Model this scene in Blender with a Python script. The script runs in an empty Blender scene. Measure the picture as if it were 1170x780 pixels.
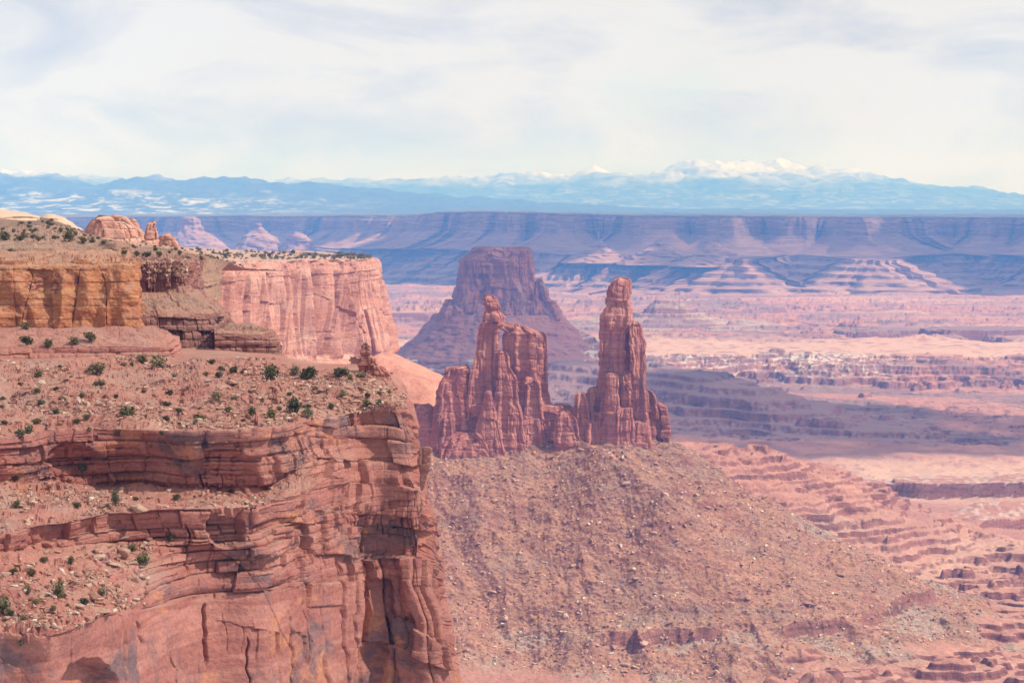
import bpy, math, random
import numpy as np

# ------------------------------------------------------------------ camera, sky, sun, exposure
scene = bpy.context.scene
COL = scene.collection
F, CX, HY = 2639.0, 585.0, 237.0          # focal length, centre column and horizon row of the photograph, in its pixels

cam_data = bpy.data.cameras.new('camera')
cam = bpy.data.objects.new('camera', cam_data)
COL.objects.link(cam)
cam.location = (0, 0, 0)
cam.rotation_euler = (math.radians(90), 0, 0)
cam_data.sensor_width = 36.0
cam_data.lens = 36.0 * F / 1170.0
cam_data.shift_y = -(390.0 - HY) / 1170.0
cam_data.clip_start = 1.0
cam_data.clip_end = 200000.0
scene.camera = cam

SUN_AZ, SUN_EL = math.radians(101), math.radians(46)   # azimuth clockwise from the view direction
sun_dir = np.array([math.sin(SUN_AZ) * math.cos(SUN_EL), math.cos(SUN_AZ) * math.cos(SUN_EL), math.sin(SUN_EL)])
sl = bpy.data.lights.new('sun', 'SUN')
sl.energy = 4.8
sl.angle = math.radians(0.6)
sl.color = (1.0, 0.945, 0.885)
so = bpy.data.objects.new('sun', sl)
COL.objects.link(so)
from mathutils import Vector
so.rotation_euler = Vector(sun_dir).to_track_quat('Z', 'Y').to_euler()

world = bpy.data.worlds.new('World')
scene.world = world
world.use_nodes = True
wt = world.node_tree
wt.nodes.clear()


def wn(t, **kw):
    n = wt.nodes.new(t)
    for k, v in kw.items():
        setattr(n, k, v)
    return n


SKY_STRENGTH, CLOUD_STRENGTH = 0.11, 0.67
w_out = wn('ShaderNodeOutputWorld')
w_sky = wn('ShaderNodeTexSky', sky_type='NISHITA', sun_disc=False, sun_elevation=SUN_EL, sun_rotation=SUN_AZ, altitude=1800)
w_b1 = wn('ShaderNodeBackground')
w_b1.inputs['Strength'].default_value = SKY_STRENGTH
wt.links.new(w_sky.outputs[0], w_b1.inputs['Color'])
w_tc = wn('ShaderNodeTexCoord')
w_map = wn('ShaderNodeMapping')
w_map.inputs['Scale'].default_value = (1, 1, 3.0)
wt.links.new(w_tc.outputs['Generated'], w_map.inputs['Vector'])
w_n1 = wn('ShaderNodeTexNoise')
w_n1.inputs['Scale'].default_value = 9.0
w_n1.inputs['Detail'].default_value = 10
w_n1.inputs['Roughness'].default_value = 0.6
w_n1.inputs['Distortion'].default_value = 0.6
wt.links.new(w_map.outputs[0], w_n1.inputs['Vector'])
w_r1 = wn('ShaderNodeValToRGB')                       # cloud tone
e = w_r1.color_ramp.elements
e[0].position, e[0].color = 0.37, (0.71, 0.71, 0.73, 1)
e[1].position, e[1].color = 0.56, (1.0, 0.985, 0.975, 1)
wt.links.new(w_n1.outputs[0], w_r1.inputs[0])
w_b2 = wn('ShaderNodeBackground')
wt.links.new(w_r1.outputs[0], w_b2.inputs['Color'])
# the cloud deck is dimmed overhead to cut fill light, full strength near the horizon
w_sep = wn('ShaderNodeSeparateXYZ')
wt.links.new(w_tc.outputs['Generated'], w_sep.inputs[0])
w_el = wn('ShaderNodeMapRange')
w_el.inputs['From Min'].default_value = 0.12
w_el.inputs['From Max'].default_value = 0.6
w_el.inputs['To Min'].default_value = CLOUD_STRENGTH
w_el.inputs['To Max'].default_value = CLOUD_STRENGTH * 0.76
wt.links.new(w_sep.outputs['Z'], w_el.inputs['Value'])
wt.links.new(w_el.outputs[0], w_b2.inputs['Strength'])
w_n2 = wn('ShaderNodeTexNoise')                       # gaps of blue
w_n2.inputs['Scale'].default_value = 4.0
w_n2.inputs['Detail'].default_value = 5
wt.links.new(w_map.outputs[0], w_n2.inputs['Vector'])
w_r2 = wn('ShaderNodeMapRange')
w_r2.inputs['From Min'].default_value = 0.22
w_r2.inputs['From Max'].default_value = 0.38
wt.links.new(w_n2.outputs[0], w_r2.inputs['Value'])
w_mix = wn('ShaderNodeMixShader')
wt.links.new(w_r2.outputs[0], w_mix.inputs[0])
wt.links.new(w_b1.outputs[0], w_mix.inputs[1])
wt.links.new(w_b2.outputs[0], w_mix.inputs[2])
wt.links.new(w_mix.outputs[0], w_out.inputs[0])

CLOUDS = True
HAZE_COLOR, HAZE_DENSITY = (0.11, 0.33, 1.0, 1), 6.9e-5
scene.view_settings.view_transform = 'Standard'
scene.view_settings.look = 'None'
scene.view_settings.exposure = 0.35
scene.view_settings.gamma = 1.0
scene.view_settings.use_curve_mapping = False
scene.cycles.use_denoising = True
scene.cycles.max_bounces = 6
scene.cycles.diffuse_bounces = 3
scene.cycles.volume_bounces = 1

# ------------------------------------------------------------------ helpers
rng = np.random.default_rng(7)
random.seed(7)
f32 = np.float32
PERM = np.random.default_rng(3).permutation(256).astype(np.int32)
PERM = np.concatenate([PERM, PERM])
_g = np.random.default_rng(5).normal(size=(256, 3))
GRAD = (_g / np.linalg.norm(_g, axis=1, keepdims=True)).astype(f32)
_a = np.random.default_rng(6).uniform(0, 2 * np.pi, 256)
GRAD2 = np.stack([np.cos(_a), np.sin(_a)], 1).astype(f32)
RND = np.random.default_rng(8).uniform(-1, 1, 512).astype(f32)


def fade(t):
    return t * t * t * (t * (t * 6 - 15) + 10)


def noise3(x, y, z):
    sh = np.broadcast(x, y, z).shape
    x, y, z = (np.broadcast_to(np.asarray(a, f32), sh).ravel() for a in (x, y, z))
    xi, yi, zi = np.floor(x), np.floor(y), np.floor(z)
    xf, yf, zf = x - xi, y - yi, z - zi
    xi, yi, zi = (a.astype(np.int32) & 255 for a in (xi, yi, zi))
    u, v, w = fade(xf), fade(yf), fade(zf)
    out = None
    for dx in (0, 1):
        px = PERM[(xi + dx) & 255]
        wx = u if dx else 1 - u
        for dy in (0, 1):
            py = PERM[(px + yi + dy) & 255]
            wy = v if dy else 1 - v
            for dz in (0, 1):
                g = GRAD[PERM[(py + zi + dz) & 255]]
                wz = w if dz else 1 - w
                t = (g[:, 0] * (xf - dx) + g[:, 1] * (yf - dy) + g[:, 2] * (zf - dz)) * (wx * wy * wz)
                out = t if out is None else out + t
    return (out * 1.6).reshape(sh)


def noise2(x, y):
    sh = np.broadcast(x, y).shape
    x, y = (np.broadcast_to(np.asarray(a, f32), sh).ravel() for a in (x, y))
    xi, yi = np.floor(x), np.floor(y)
    xf, yf = x - xi, y - yi
    xi, yi = (a.astype(np.int32) & 255 for a in (xi, yi))
    u, v = fade(xf), fade(yf)
    out = None
    for dx in (0, 1):
        px = PERM[(xi + dx) & 255]
        wx = u if dx else 1 - u
        for dy in (0, 1):
            g = GRAD2[PERM[(px + yi + dy) & 255]]
            t = (g[:, 0] * (xf - dx) + g[:, 1] * (yf - dy)) * (wx * (v if dy else 1 - v))
            out = t if out is None else out + t
    return (out * 1.5).reshape(sh)


def fbm3(x, y, z, octs=4, gain=0.5):
    s, a = 0, 1.0
    for o in range(octs):
        s = s + a * noise3(x + 17.3 * o, y - 9.1 * o, z + 5.7 * o)
        x, y, z = x * 2.03, y * 2.03, z * 2.03
        a *= gain
    return s


def fbm2(x, y, octs=4, gain=0.5):
    s, a = 0, 1.0
    for o in range(octs):
        s = s + a * noise2(x + 17.3 * o, y - 9.1 * o)
        x, y = x * 2.03, y * 2.03
        a *= gain
    return s


def ridge2(x, y, octs=3):
    s, a = 0, 1.0
    for o in range(octs):
        s = s + a * (1 - 2 * np.abs(noise2(x + 31.3 * o, y - 19.1 * o)))
        x, y = x * 2.1, y * 2.1
        a *= 0.5
    return s


def vor3(x, y, z):
    """nearest-cell distance gap (0 on a crack) and a random number per cell"""
    sh = np.shape(x)
    x, y, z = (np.asarray(a, f32).ravel() for a in (x, y, z))
    xi, yi, zi = (np.floor(a).astype(np.int32) for a in (x, y, z))
    f1 = np.full(x.shape, 9.0, f32)
    f2 = f1.copy()
    cid = np.zeros(x.shape, f32)
    for dx in (-1, 0, 1):
        for dy in (-1, 0, 1):
            for dz in (-1, 0, 1):
                cx, cy, cz = xi + dx, yi + dy, zi + dz
                h = PERM[(PERM[(PERM[cx & 255] + cy) & 255] + cz) & 255]
                d = (cx + 0.5 + 0.42 * RND[h] - x) ** 2 + (cy + 0.5 + 0.42 * RND[h + 91] - y) ** 2 + (cz + 0.5 + 0.42 * RND[h + 173] - z) ** 2
                near = d < f1
                f2 = np.where(near, f1, np.minimum(f2, d))
                cid = np.where(near, RND[h + 211], cid)
                f1 = np.where(near, d, f1)
    return (np.sqrt(f2) - np.sqrt(f1)).reshape(sh), cid.reshape(sh)


def beds(P, u, th, wd, seed, lat=40.0, wav=0.3, tilt=0.0):
    """level beds cut by upright joints: a random number per block, one per bed, and the distances to the bed and joint planes"""
    x, y, z = P[..., 0], P[..., 1], P[..., 2]
    r = np.random.default_rng(int(seed * 10) + 77)
    lv = np.cumsum(r.uniform(th[0], th[1], int(700 / th[0]) + 2)) - 520.0
    zz = z + wav * th[1] * noise3(x / lat + seed, y / lat, z / lat) + tilt * u
    b = np.clip(np.searchsorted(lv, zz), 1, len(lv) - 1)
    gz = np.minimum(zz - lv[b - 1], lv[b] - zz)
    w = wd[0] + (wd[1] - wd[0]) * r.random(len(lv))[b]
    uu = u + 0.5 * wd[1] * noise2(u / (1.7 * wd[1]) + seed, b * 7.3) + 0.10 * wd[1] * noise3(x / wd[1], y / wd[1], z / wd[1])
    q = uu / w + r.random(len(lv))[b] * 50
    c = np.floor(q)
    gv = np.minimum(q - c, 1 - q + c) * w
    h = RND[(PERM[b & 255] + c.astype(np.int64)) & 255]
    return h, RND[(b + 17) & 255], gz, gv


def sstep(a, b, x):
    t = np.clip((x - a) / (b - a), 0, 1)
    return t * t * (3 - 2 * t)


def smax(a, b, k):
    h = np.clip(0.5 + 0.5 * (a - b) / k, 0, 1)
    return b + (a - b) * h + k * h * (1 - h)


def W(px, py, d):
    return ((px - CX) * d / F, d, (HY - py) * d / F)


def to_px(P):
    return CX + F * P[..., 0] / P[..., 1], HY - F * P[..., 2] / P[..., 1]


def link(o, parent=None):
    COL.objects.link(o)
    if parent is not None:
        o.parent = parent
    return o


def tag(o, label=None, cat=None, group=None, kind=None):
    for k, v in (('label', label), ('category', cat), ('group', group), ('kind', kind)):
        if v:
            o[k] = v
    return o


def empty(name, loc=(0, 0, 0)):
    o = bpy.data.objects.new(name, None)
    o.location = loc
    return link(o)


def make_mesh(name, V, Q, mat, smooth=True, attrs=None):
    me = bpy.data.meshes.new(name)
    V = np.ascontiguousarray(V, f32)
    Q = np.ascontiguousarray(Q, np.int32)
    k = Q.shape[1]
    me.vertices.add(len(V))
    me.vertices.foreach_set('co', V.ravel())
    me.loops.add(Q.size)
    me.loops.foreach_set('vertex_index', Q.ravel())
    me.polygons.add(len(Q))
    me.polygons.foreach_set('loop_start', np.arange(0, Q.size, k, dtype=np.int32))
    me.polygons.foreach_set('use_smooth', np.full(len(Q), smooth, bool))
    for an, av in (attrs or {}).items():
        at = me.attributes.new(an, 'FLOAT', 'POINT')
        at.data.foreach_set('value', np.ascontiguousarray(av, f32).ravel())
    me.update(calc_edges=True)
    me.validate()
    me.materials.append(mat)
    return me


def grid_quads(nv, nu, wrap=False, flip=False):
    i = np.arange(nv * nu).reshape(nv, nu)
    if wrap:
        i = np.concatenate([i, i[:, :1]], 1)
    q = np.stack([i[:-1, :-1], i[:-1, 1:], i[1:, 1:], i[1:, :-1]], -1).reshape(-1, 4)
    return q[:, ::-1] if flip else q


def grid_obj(name, G, mat, parent=None, wrap=False, flip=False, smooth=True, attrs=None):
    nv, nu = G.shape[:2]
    me = make_mesh(name, G.reshape(-1, 3), grid_quads(nv, nu, wrap, flip), mat, smooth, attrs)
    return link(bpy.data.objects.new(name, me), parent)


def grid_normals(G, wrap=False):
    if wrap:
        E = np.concatenate([G[:, -1:], G, G[:, :1]], 1)
        du = (E[:, 2:] - E[:, :-2])
    else:
        du = np.gradient(G, axis=1)
    dv = np.gradient(G, axis=0)
    n = np.cross(du, dv)
    return n / (np.linalg.norm(n, axis=-1, keepdims=True) + 1e-9)


def box_blur(A, ku, kv):
    for ax, k in ((1, ku), (0, kv)):
        if k > 0:
            pad = [(0, 0)] * A.ndim
            pad[ax] = (k, k)
            B = np.cumsum(np.pad(A, pad, mode='edge'), axis=ax, dtype=np.float64)
            B = np.insert(B, 0, 0, axis=ax)
            n = 2 * k + 1
            sl1 = [slice(None)] * A.ndim
            sl2 = [slice(None)] * A.ndim
            sl1[ax] = slice(n, None)
            sl2[ax] = slice(None, -n)
            A = (B[tuple(sl1)] - B[tuple(sl2)]) / n
    return A


def catmull(P, t):
    """P [n, k] control values at 0..n-1, t real positions"""
    n = len(P)
    i = np.clip(np.floor(t).astype(int), 0, n - 2)
    u = (t - i)[:, None]
    p0, p1, p2, p3 = P[np.maximum(i - 1, 0)], P[i], P[i + 1], P[np.minimum(i + 2, n - 1)]
    return 0.5 * (2 * p1 + (p2 - p0) * u + (2 * p0 - 5 * p1 + 4 * p2 - p3) * u ** 2 + (3 * p1 - p0 - 3 * p2 + p3) * u ** 3)


def net(rows, nu, nvs, smooth=0.6, warp=None):
    """rows: lists of (px, py, d), all with as many columns; a surface through them, sharp at the rows. Columns smooth or straight."""
    R = np.array([[W(*p) for p in r] for r in rows])
    nr, nc = R.shape[:2]
    seg = np.linalg.norm(np.diff(R, axis=1), axis=2).mean(0)
    dist = np.array([[abs(b[0] - a[0]) for a, b in zip(r[:-1], r[1:])] for r in rows]).max(0) + 3
    cum = np.concatenate([[0], np.cumsum(dist)])
    t = np.interp(np.linspace(0, cum[-1], nu), cum, np.arange(nc))
    out = []
    for r in R:
        c = catmull(r, t)
        i = np.clip(t.astype(int), 0, nc - 2)
        u = (t - i)[:, None]
        lin = r[i] * (1 - u) + r[i + 1] * u
        out.append(c * smooth + lin * (1 - smooth))
    out = np.array(out)
    V = np.concatenate([k + np.arange(nvs[k]) / nvs[k] for k in range(nr - 1)] + [[nr - 1]])[:, None] + np.zeros((1, nu))
    T = 0 * V + t[None, :]
    if warp is not None:
        V = np.clip(V + warp(V, T), 0, nr - 1)
    k = np.clip(V.astype(int), 0, nr - 2)
    a = (V - k)[..., None]
    j = np.arange(nu)[None, :] + 0 * k
    return out[k, j] * (1 - a) + out[k + 1, j] * a, V, T


def strata(P, th, seed, warp=1.0, lat=70.0):
    """-1..1, sharp beds that run level, th thick, changing slowly sideways"""
    x, y, z = P[..., 0], P[..., 1], P[..., 2]
    zz = z + warp * noise3(x / 25 + seed, y / 25, z / 25)
    n = noise3(x / lat, y / lat, zz / th + seed) + 0.6 * noise3(x / (lat * .5), y / (lat * .5), zz / (th * .37) + seed + 9)
    return np.tanh(n * 3.2)


def rockify(P, N, seed=0, st=None, bl=None, fl=None, fb=None, cracks=0.0, u=None, bd=None):
    """bedded, jointed rock. st (amp, thickness), bl list of (amp, (sx, sy, sz)), fl list of (amp, width, height), fb (amp, size)"""
    x, y, z = P[..., 0], P[..., 1], P[..., 2]
    D = np.zeros(x.shape)
    if st:
        for amp, th in (st if isinstance(st, list) else [st]):
            D = D + amp * strata(P, th, seed + 3.3)
    for amp, (sx, sy, sz) in (bl or []):
        wx = noise3(x / (sx * 2.2), y / (sy * 2.2), z / (sz * 2.2) + seed) * 0.35
        gap, cid = vor3(x / sx + wx + seed, y / sy - wx + seed * 1.7, z / sz + wx * .5 + seed * .6)
        D = D + amp * cid - cracks * np.exp(-gap / 0.045)
    for k, (ab, aj, th, wd) in enumerate(bd or []):
        h, hb, gz, gv = beds(P, u, th, wd, seed + 1.9 * k)
        D = D + ab * hb + aj * h - cracks * (np.exp(-gv / (0.05 * wd[1])) + 0.6 * np.exp(-gz / (0.08 * th[1])))
    for amp, wl, zl in (fl or []):
        n = noise3(x / wl + seed, y / wl, z / zl + seed)
        D = D + amp * (0.55 - np.abs(n) * 2.2 + 0.5 * noise3(x / (wl * .4), y / (wl * .4) + seed, z / (zl * .6)))
    if fb:
        D = D + fb[0] * fbm3(x / fb[1] + seed, y / fb[1], z / fb[1], 4)
    return P + N * D[..., None]


def hor(N, up=0.25):
    H = N.copy()
    H[..., 2] *= up
    return H / (np.linalg.norm(H, axis=-1, keepdims=True) + 1e-9)


def loft(levels, d, depth=0.8, nt=160, nz=120, power=3.0, cap=True, rot=0.0):
    """levels (py, left px, right px) at distance d: a standing rock, its top closed. depth: thickness over width (or one per level)"""
    L = np.array(sorted(levels), float)
    z = (HY - L[:, 0]) * d / F
    xl, xr = (L[:, 1] - CX) * d / F, (L[:, 2] - CX) * d / F
    dp = np.full(len(L), depth) if np.isscalar(depth) else np.asarray(depth, float)
    t = np.linspace(z[0], z[-1], nz)
    zi, a = z[::-1], lambda v: np.interp(t, z[::-1], v[::-1])
    c, hw, db = a((xl + xr) / 2), a((xr - xl) / 2), a(dp)
    th = np.linspace(0, 2 * np.pi, nt, endpoint=False) + rot
    cx, sy = np.cos(th), np.sin(th)
    cx = np.sign(cx) * np.abs(cx) ** (2 / power)
    sy = np.sign(sy) * np.abs(sy) ** (2 / power)
    G = np.empty((nz, nt, 3))
    G[..., 0] = c[:, None] + hw[:, None] * cx
    G[..., 1] = d + (hw * db)[:, None] * sy
    G[..., 2] = t[:, None]
    N = np.empty_like(G)
    N[..., 0] = cx
    N[..., 1] = sy
    N[..., 2] = 0
    N /= np.linalg.norm(N, axis=-1, keepdims=True)
    return G, N


def close_top(G, rough=0.0):
    """shrink the first ring to a point, in a few rings"""
    top = G[0]
    c = top.mean(0)
    rings = []
    for s in (0.0, 0.25, 0.5, 0.72, 0.88, 0.96):
        r = c + (top - c) * s
        r[:, 2] = top[:, 2] * (0.3 + 0.7 * s) + (0.7 - 0.7 * s) * c[2] + rough * (1 - s) ** .5
        rings.append(r)
    return np.concatenate([np.array(rings), G], 0)


# ------------------------------------------------------------------ materials
class NT:
    def __init__(self, name):
        self.m = bpy.data.materials.new(name)
        self.m.use_nodes = True
        self.t = self.m.node_tree
        self.t.nodes.clear()
        self.out = self.n('ShaderNodeOutputMaterial')
        self.bsdf = self.n('ShaderNodeBsdfPrincipled')
        self.bsdf.inputs['Roughness'].default_value = 0.92
        self.bsdf.inputs['Specular IOR Level'].default_value = 0.15
        self.t.links.new(self.bsdf.outputs[0], self.out.inputs['Surface'])
        self.geo = self.n('ShaderNodeNewGeometry')

    def n(self, t, **kw):
        n = self.t.nodes.new(t)
        for k, v in kw.items():
            setattr(n, k, v)
        return n

    def l(self, a, b):
        self.t.links.new(a, b)

    def set(self, sock, v):
        if hasattr(v, 'node'):
            self.l(v, sock)
        else:
            sock.default_value = v

    def coords(self, scale):
        m = self.n('ShaderNodeVectorMath', operation='MULTIPLY')
        self.l(self.geo.outputs['Position'], m.inputs[0])
        m.inputs[1].default_value = scale
        return m.outputs[0]

    def noise(self, scale, detail=4, rough=0.55, dist=0.0):
        n = self.n('ShaderNodeTexNoise')
        n.inputs['Scale'].default_value = 1.0
        n.inputs['Detail'].default_value = detail
        n.inputs['Roughness'].default_value = rough
        n.inputs['Distortion'].default_value = dist
        self.l(self.coords(scale), n.inputs['Vector'])
        return n.outputs[0]

    def ramp(self, fac, stops, interp='LINEAR'):
        r = self.n('ShaderNodeValToRGB')
        r.color_ramp.interpolation = interp
        el = r.color_ramp.elements
        while len(el) < len(stops):
            el.new(0.5)
        for q, (p, c) in zip(el, stops):
            q.position = p
            q.color = (c[0], c[1], c[2], 1)
        self.l(fac, r.inputs[0])
        return r.outputs[0]

    def rng(self, v, a, b, c=0.0, d=1.0):
        r = self.n('ShaderNodeMapRange')
        self.l(v, r.inputs['Value'])
        for k, q in zip(('From Min', 'From Max', 'To Min', 'To Max'), (a, b, c, d)):
            r.inputs[k].default_value = q
        return r.outputs[0]

    def mix(self, fac, a, b, mode='MIX'):
        m = self.n('ShaderNodeMix', data_type='RGBA', blend_type=mode)
        self.set(m.inputs[0], fac)
        for s, v in ((m.inputs[6], a), (m.inputs[7], b)):
            if hasattr(v, 'node'):
                self.l(v, s)
            else:
                s.default_value = (v[0], v[1], v[2], 1)
        return m.outputs[2]

    def math(self, op, a, b=0.0):
        m = self.n('ShaderNodeMath', operation=op)
        self.set(m.inputs[0], a)
        self.set(m.inputs[1], b)
        return m.outputs[0]

    def attr(self, name):
        a = self.n('ShaderNodeAttribute', attribute_name=name)
        return a.outputs['Fac']

    def nz(self):
        s = self.n('ShaderNodeSeparateXYZ')
        self.l(self.geo.outputs['True Normal'], s.inputs[0])
        return s.outputs['Z']

    def bump(self, h, strength, dist, prev=None):
        b = self.n('ShaderNodeBump')
        b.inputs['Strength'].default_value = strength
        b.inputs['Distance'].default_value = dist
        self.l(h, b.inputs['Height'])
        if prev is not None:
            self.l(prev, b.inputs['Normal'])
        return b.outputs[0]

    def finish(self, col, nrm=None):
        self.l(col, self.bsdf.inputs['Base Color'])
        if nrm is not None:
            self.l(nrm, self.bsdf.inputs['Normal'])
        return self.m


def sandstone(name, beds, unit, dark=(0.17, 0.10, 0.095), varnish=0.5, dust=(0.47, 0.28, 0.20), dust_amt=0.75, streak=0.5, light=(0.55, 0.33, 0.25), bump=1.0, rubble=None, bedz=1.0, scars=None, vs=1.0):
    """beds: colour stops of the level beds; unit: metres of the size that fills about two pixels"""
    k = NT(name)
    u = unit
    b = k.noise((0.012 / u, 0.012 / u, 0.33 / u * bedz), 5, 0.62, 0.15)
    col = k.ramp(b, beds)
    # pale blotches and worn patches
    col = k.mix(k.rng(k.noise((0.035 / u, 0.035 / u, 0.05 / u), 5, 0.6, 0.6), 0.52, 0.72, 0, 0.55), col, light)
    # desert varnish: hangs in vertical streaks and in patches
    v1 = k.rng(k.noise((0.10 / u, 0.10 / u, 0.012 / u), 5, 0.6, 0.3), 0.54, 0.70, 0, streak)
    v2 = k.rng(k.noise((0.022 * vs / u, 0.022 * vs / u, 0.03 * vs / u), 6, 0.62, 0.4), 0.54, 0.62, 0, varnish)
    steep = k.rng(k.nz(), 0.30, 0.62, 1, 0)
    col = k.mix(k.math('MULTIPLY', k.math('MAXIMUM', v1, v2), steep), col, dark)
    if scars:
        col = k.mix(k.math('MULTIPLY', k.rng(k.noise((0.045 / u, 0.045 / u, 0.06 / u), 6, 0.62, 0.9), 0.57, 0.63, 0, 0.75), steep), col, scars)
    # grit and small cracks
    col = k.mix(0.5, col, k.ramp(k.noise((0.9 / u, 0.9 / u, 0.9 / u), 4, 0.7), [(0.25, (0.42, 0.42, 0.42)), (0.5, (0.95, 0.95, 0.95)), (0.75, (1.5, 1.45, 1.4))]), 'MULTIPLY')
    # sand lies where it is flat enough
    flat = k.rng(k.nz(), 0.55, 0.85, 0, dust_amt)
    dn = k.mix(k.noise((0.25 / u, 0.25 / u, 0.25 / u), 4, 0.65), tuple(c * 0.72 for c in dust), tuple(min(1, c * 1.2) for c in dust))
    if rubble:
        dn = k.mix(k.rng(k.noise((0.05 / u, 0.05 / u, 0.05 / u), 4, 0.6), 0.45, 0.65), dn, rubble)
    col = k.mix(flat, col, dn)
    h1 = k.noise((0.16 / u, 0.16 / u, 0.16 / u + 0.34 * bedz / u), 6, 0.65)
    h2 = k.noise((1.1 / u, 1.1 / u, 1.6 / u), 4, 0.6)
    n = k.bump(h1, 0.55 * bump, 2.2 * u)
    n = k.bump(h2, 0.45 * bump, 0.5 * u, n)
    return k.finish(col, n)


RED = [(0.25, (0.29, 0.105, 0.092)), (0.40, (0.42, 0.172, 0.142)), (0.50, (0.35, 0.13, 0.108)), (0.58, (0.48, 0.215, 0.175)), (0.72, (0.33, 0.125, 0.105))]
M_near = sandstone('near_sandstone', RED, 0.55, varnish=0.85, streak=0.45, rubble=(0.42, 0.29, 0.235), dust=(0.44, 0.215, 0.165), dark=(0.175, 0.115, 0.125), light=(0.54, 0.26, 0.20), scars=(0.55, 0.235, 0.13), bedz=0.4, vs=2.0)
M_yellow = sandstone('yellow_sandstone', [(0.25, (0.38, 0.15, 0.075)), (0.42, (0.50, 0.225, 0.105)), (0.5, (0.42, 0.165, 0.085)), (0.6, (0.53, 0.255, 0.125)), (0.75, (0.40, 0.145, 0.085))],
                     0.8, varnish=0.95, streak=0.45, light=(0.43, 0.17, 0.11), dark=(0.15, 0.06, 0.06), bedz=0.5, vs=4.0)
M_dark = sandstone('maroon_sandstone', [(0.25, (0.24, 0.10, 0.085)), (0.42, (0.33, 0.145, 0.12)), (0.5, (0.27, 0.11, 0.095)), (0.6, (0.37, 0.17, 0.14)), (0.75, (0.25, 0.105, 0.09))],
                   0.7, varnish=0.6, dark=(0.15, 0.10, 0.10), rubble=(0.36, 0.25, 0.19), light=(0.42, 0.24, 0.19))
M_tan = sandstone('tan_slickrock', [(0.25, (0.36, 0.18, 0.13)), (0.42, (0.46, 0.26, 0.19)), (0.5, (0.40, 0.20, 0.145)), (0.6, (0.50, 0.31, 0.225)), (0.75, (0.38, 0.19, 0.14))],
                  0.8, varnish=0.2, streak=0.15, dust=(0.43, 0.275, 0.20), light=(0.54, 0.37, 0.27), rubble=(0.34, 0.255, 0.19))
M_white = sandstone('white_slickrock', [(0.25, (0.42, 0.29, 0.21)), (0.5, (0.52, 0.38, 0.28)), (0.75, (0.45, 0.31, 0.23))], 0.9, varnish=0.1, streak=0.1, dust=(0.50, 0.36, 0.27), light=(0.56, 0.43, 0.33))
M_pink = sandstone('pink_sandstone', [(0.25, (0.38, 0.16, 0.12)), (0.42, (0.48, 0.235, 0.175)), (0.5, (0.41, 0.18, 0.135)), (0.6, (0.52, 0.28, 0.21)), (0.75, (0.39, 0.165, 0.125))],
                   1.6, varnish=0.35, streak=0.6, light=(0.56, 0.35, 0.28), dust=(0.47, 0.32, 0.235), rubble=(0.45, 0.35, 0.26), dark=(0.30, 0.15, 0.13), bedz=0.45)
M_tower = sandstone('tower_sandstone', RED, 1.5, varnish=0.5, streak=0.75, light=(0.58, 0.30, 0.19), dark=(0.19, 0.085, 0.08), bedz=0.7, bump=0.9, dust=(0.50, 0.25, 0.17))
M_airport = sandstone('butte_sandstone', [(0.25, (0.24, 0.09, 0.075)), (0.45, (0.38, 0.155, 0.12)), (0.6, (0.32, 0.125, 0.10)), (0.75, (0.27, 0.10, 0.085))], 4.0, varnish=0.4, streak=0.75,
                      dust=(0.34, 0.16, 0.125), rubble=(0.27, 0.15, 0.125), dark=(0.14, 0.065, 0.06), bedz=0.5, bump=1.3)
M_far = sandstone('distant_mesa_rock', [(0.30, (0.17, 0.075, 0.065)), (0.42, (0.33, 0.18, 0.145)), (0.47, (0.16, 0.07, 0.06)), (0.54, (0.40, 0.25, 0.21)), (0.60, (0.18, 0.08, 0.065)), (0.70, (0.34, 0.19, 0.155))], 9.0, varnish=0.15, streak=0.45,
                  dust=(0.38, 0.21, 0.165), dust_amt=0.5, light=(0.44, 0.26, 0.21), dark=(0.20, 0.09, 0.08), bump=0.8, bedz=0.9)


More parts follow.
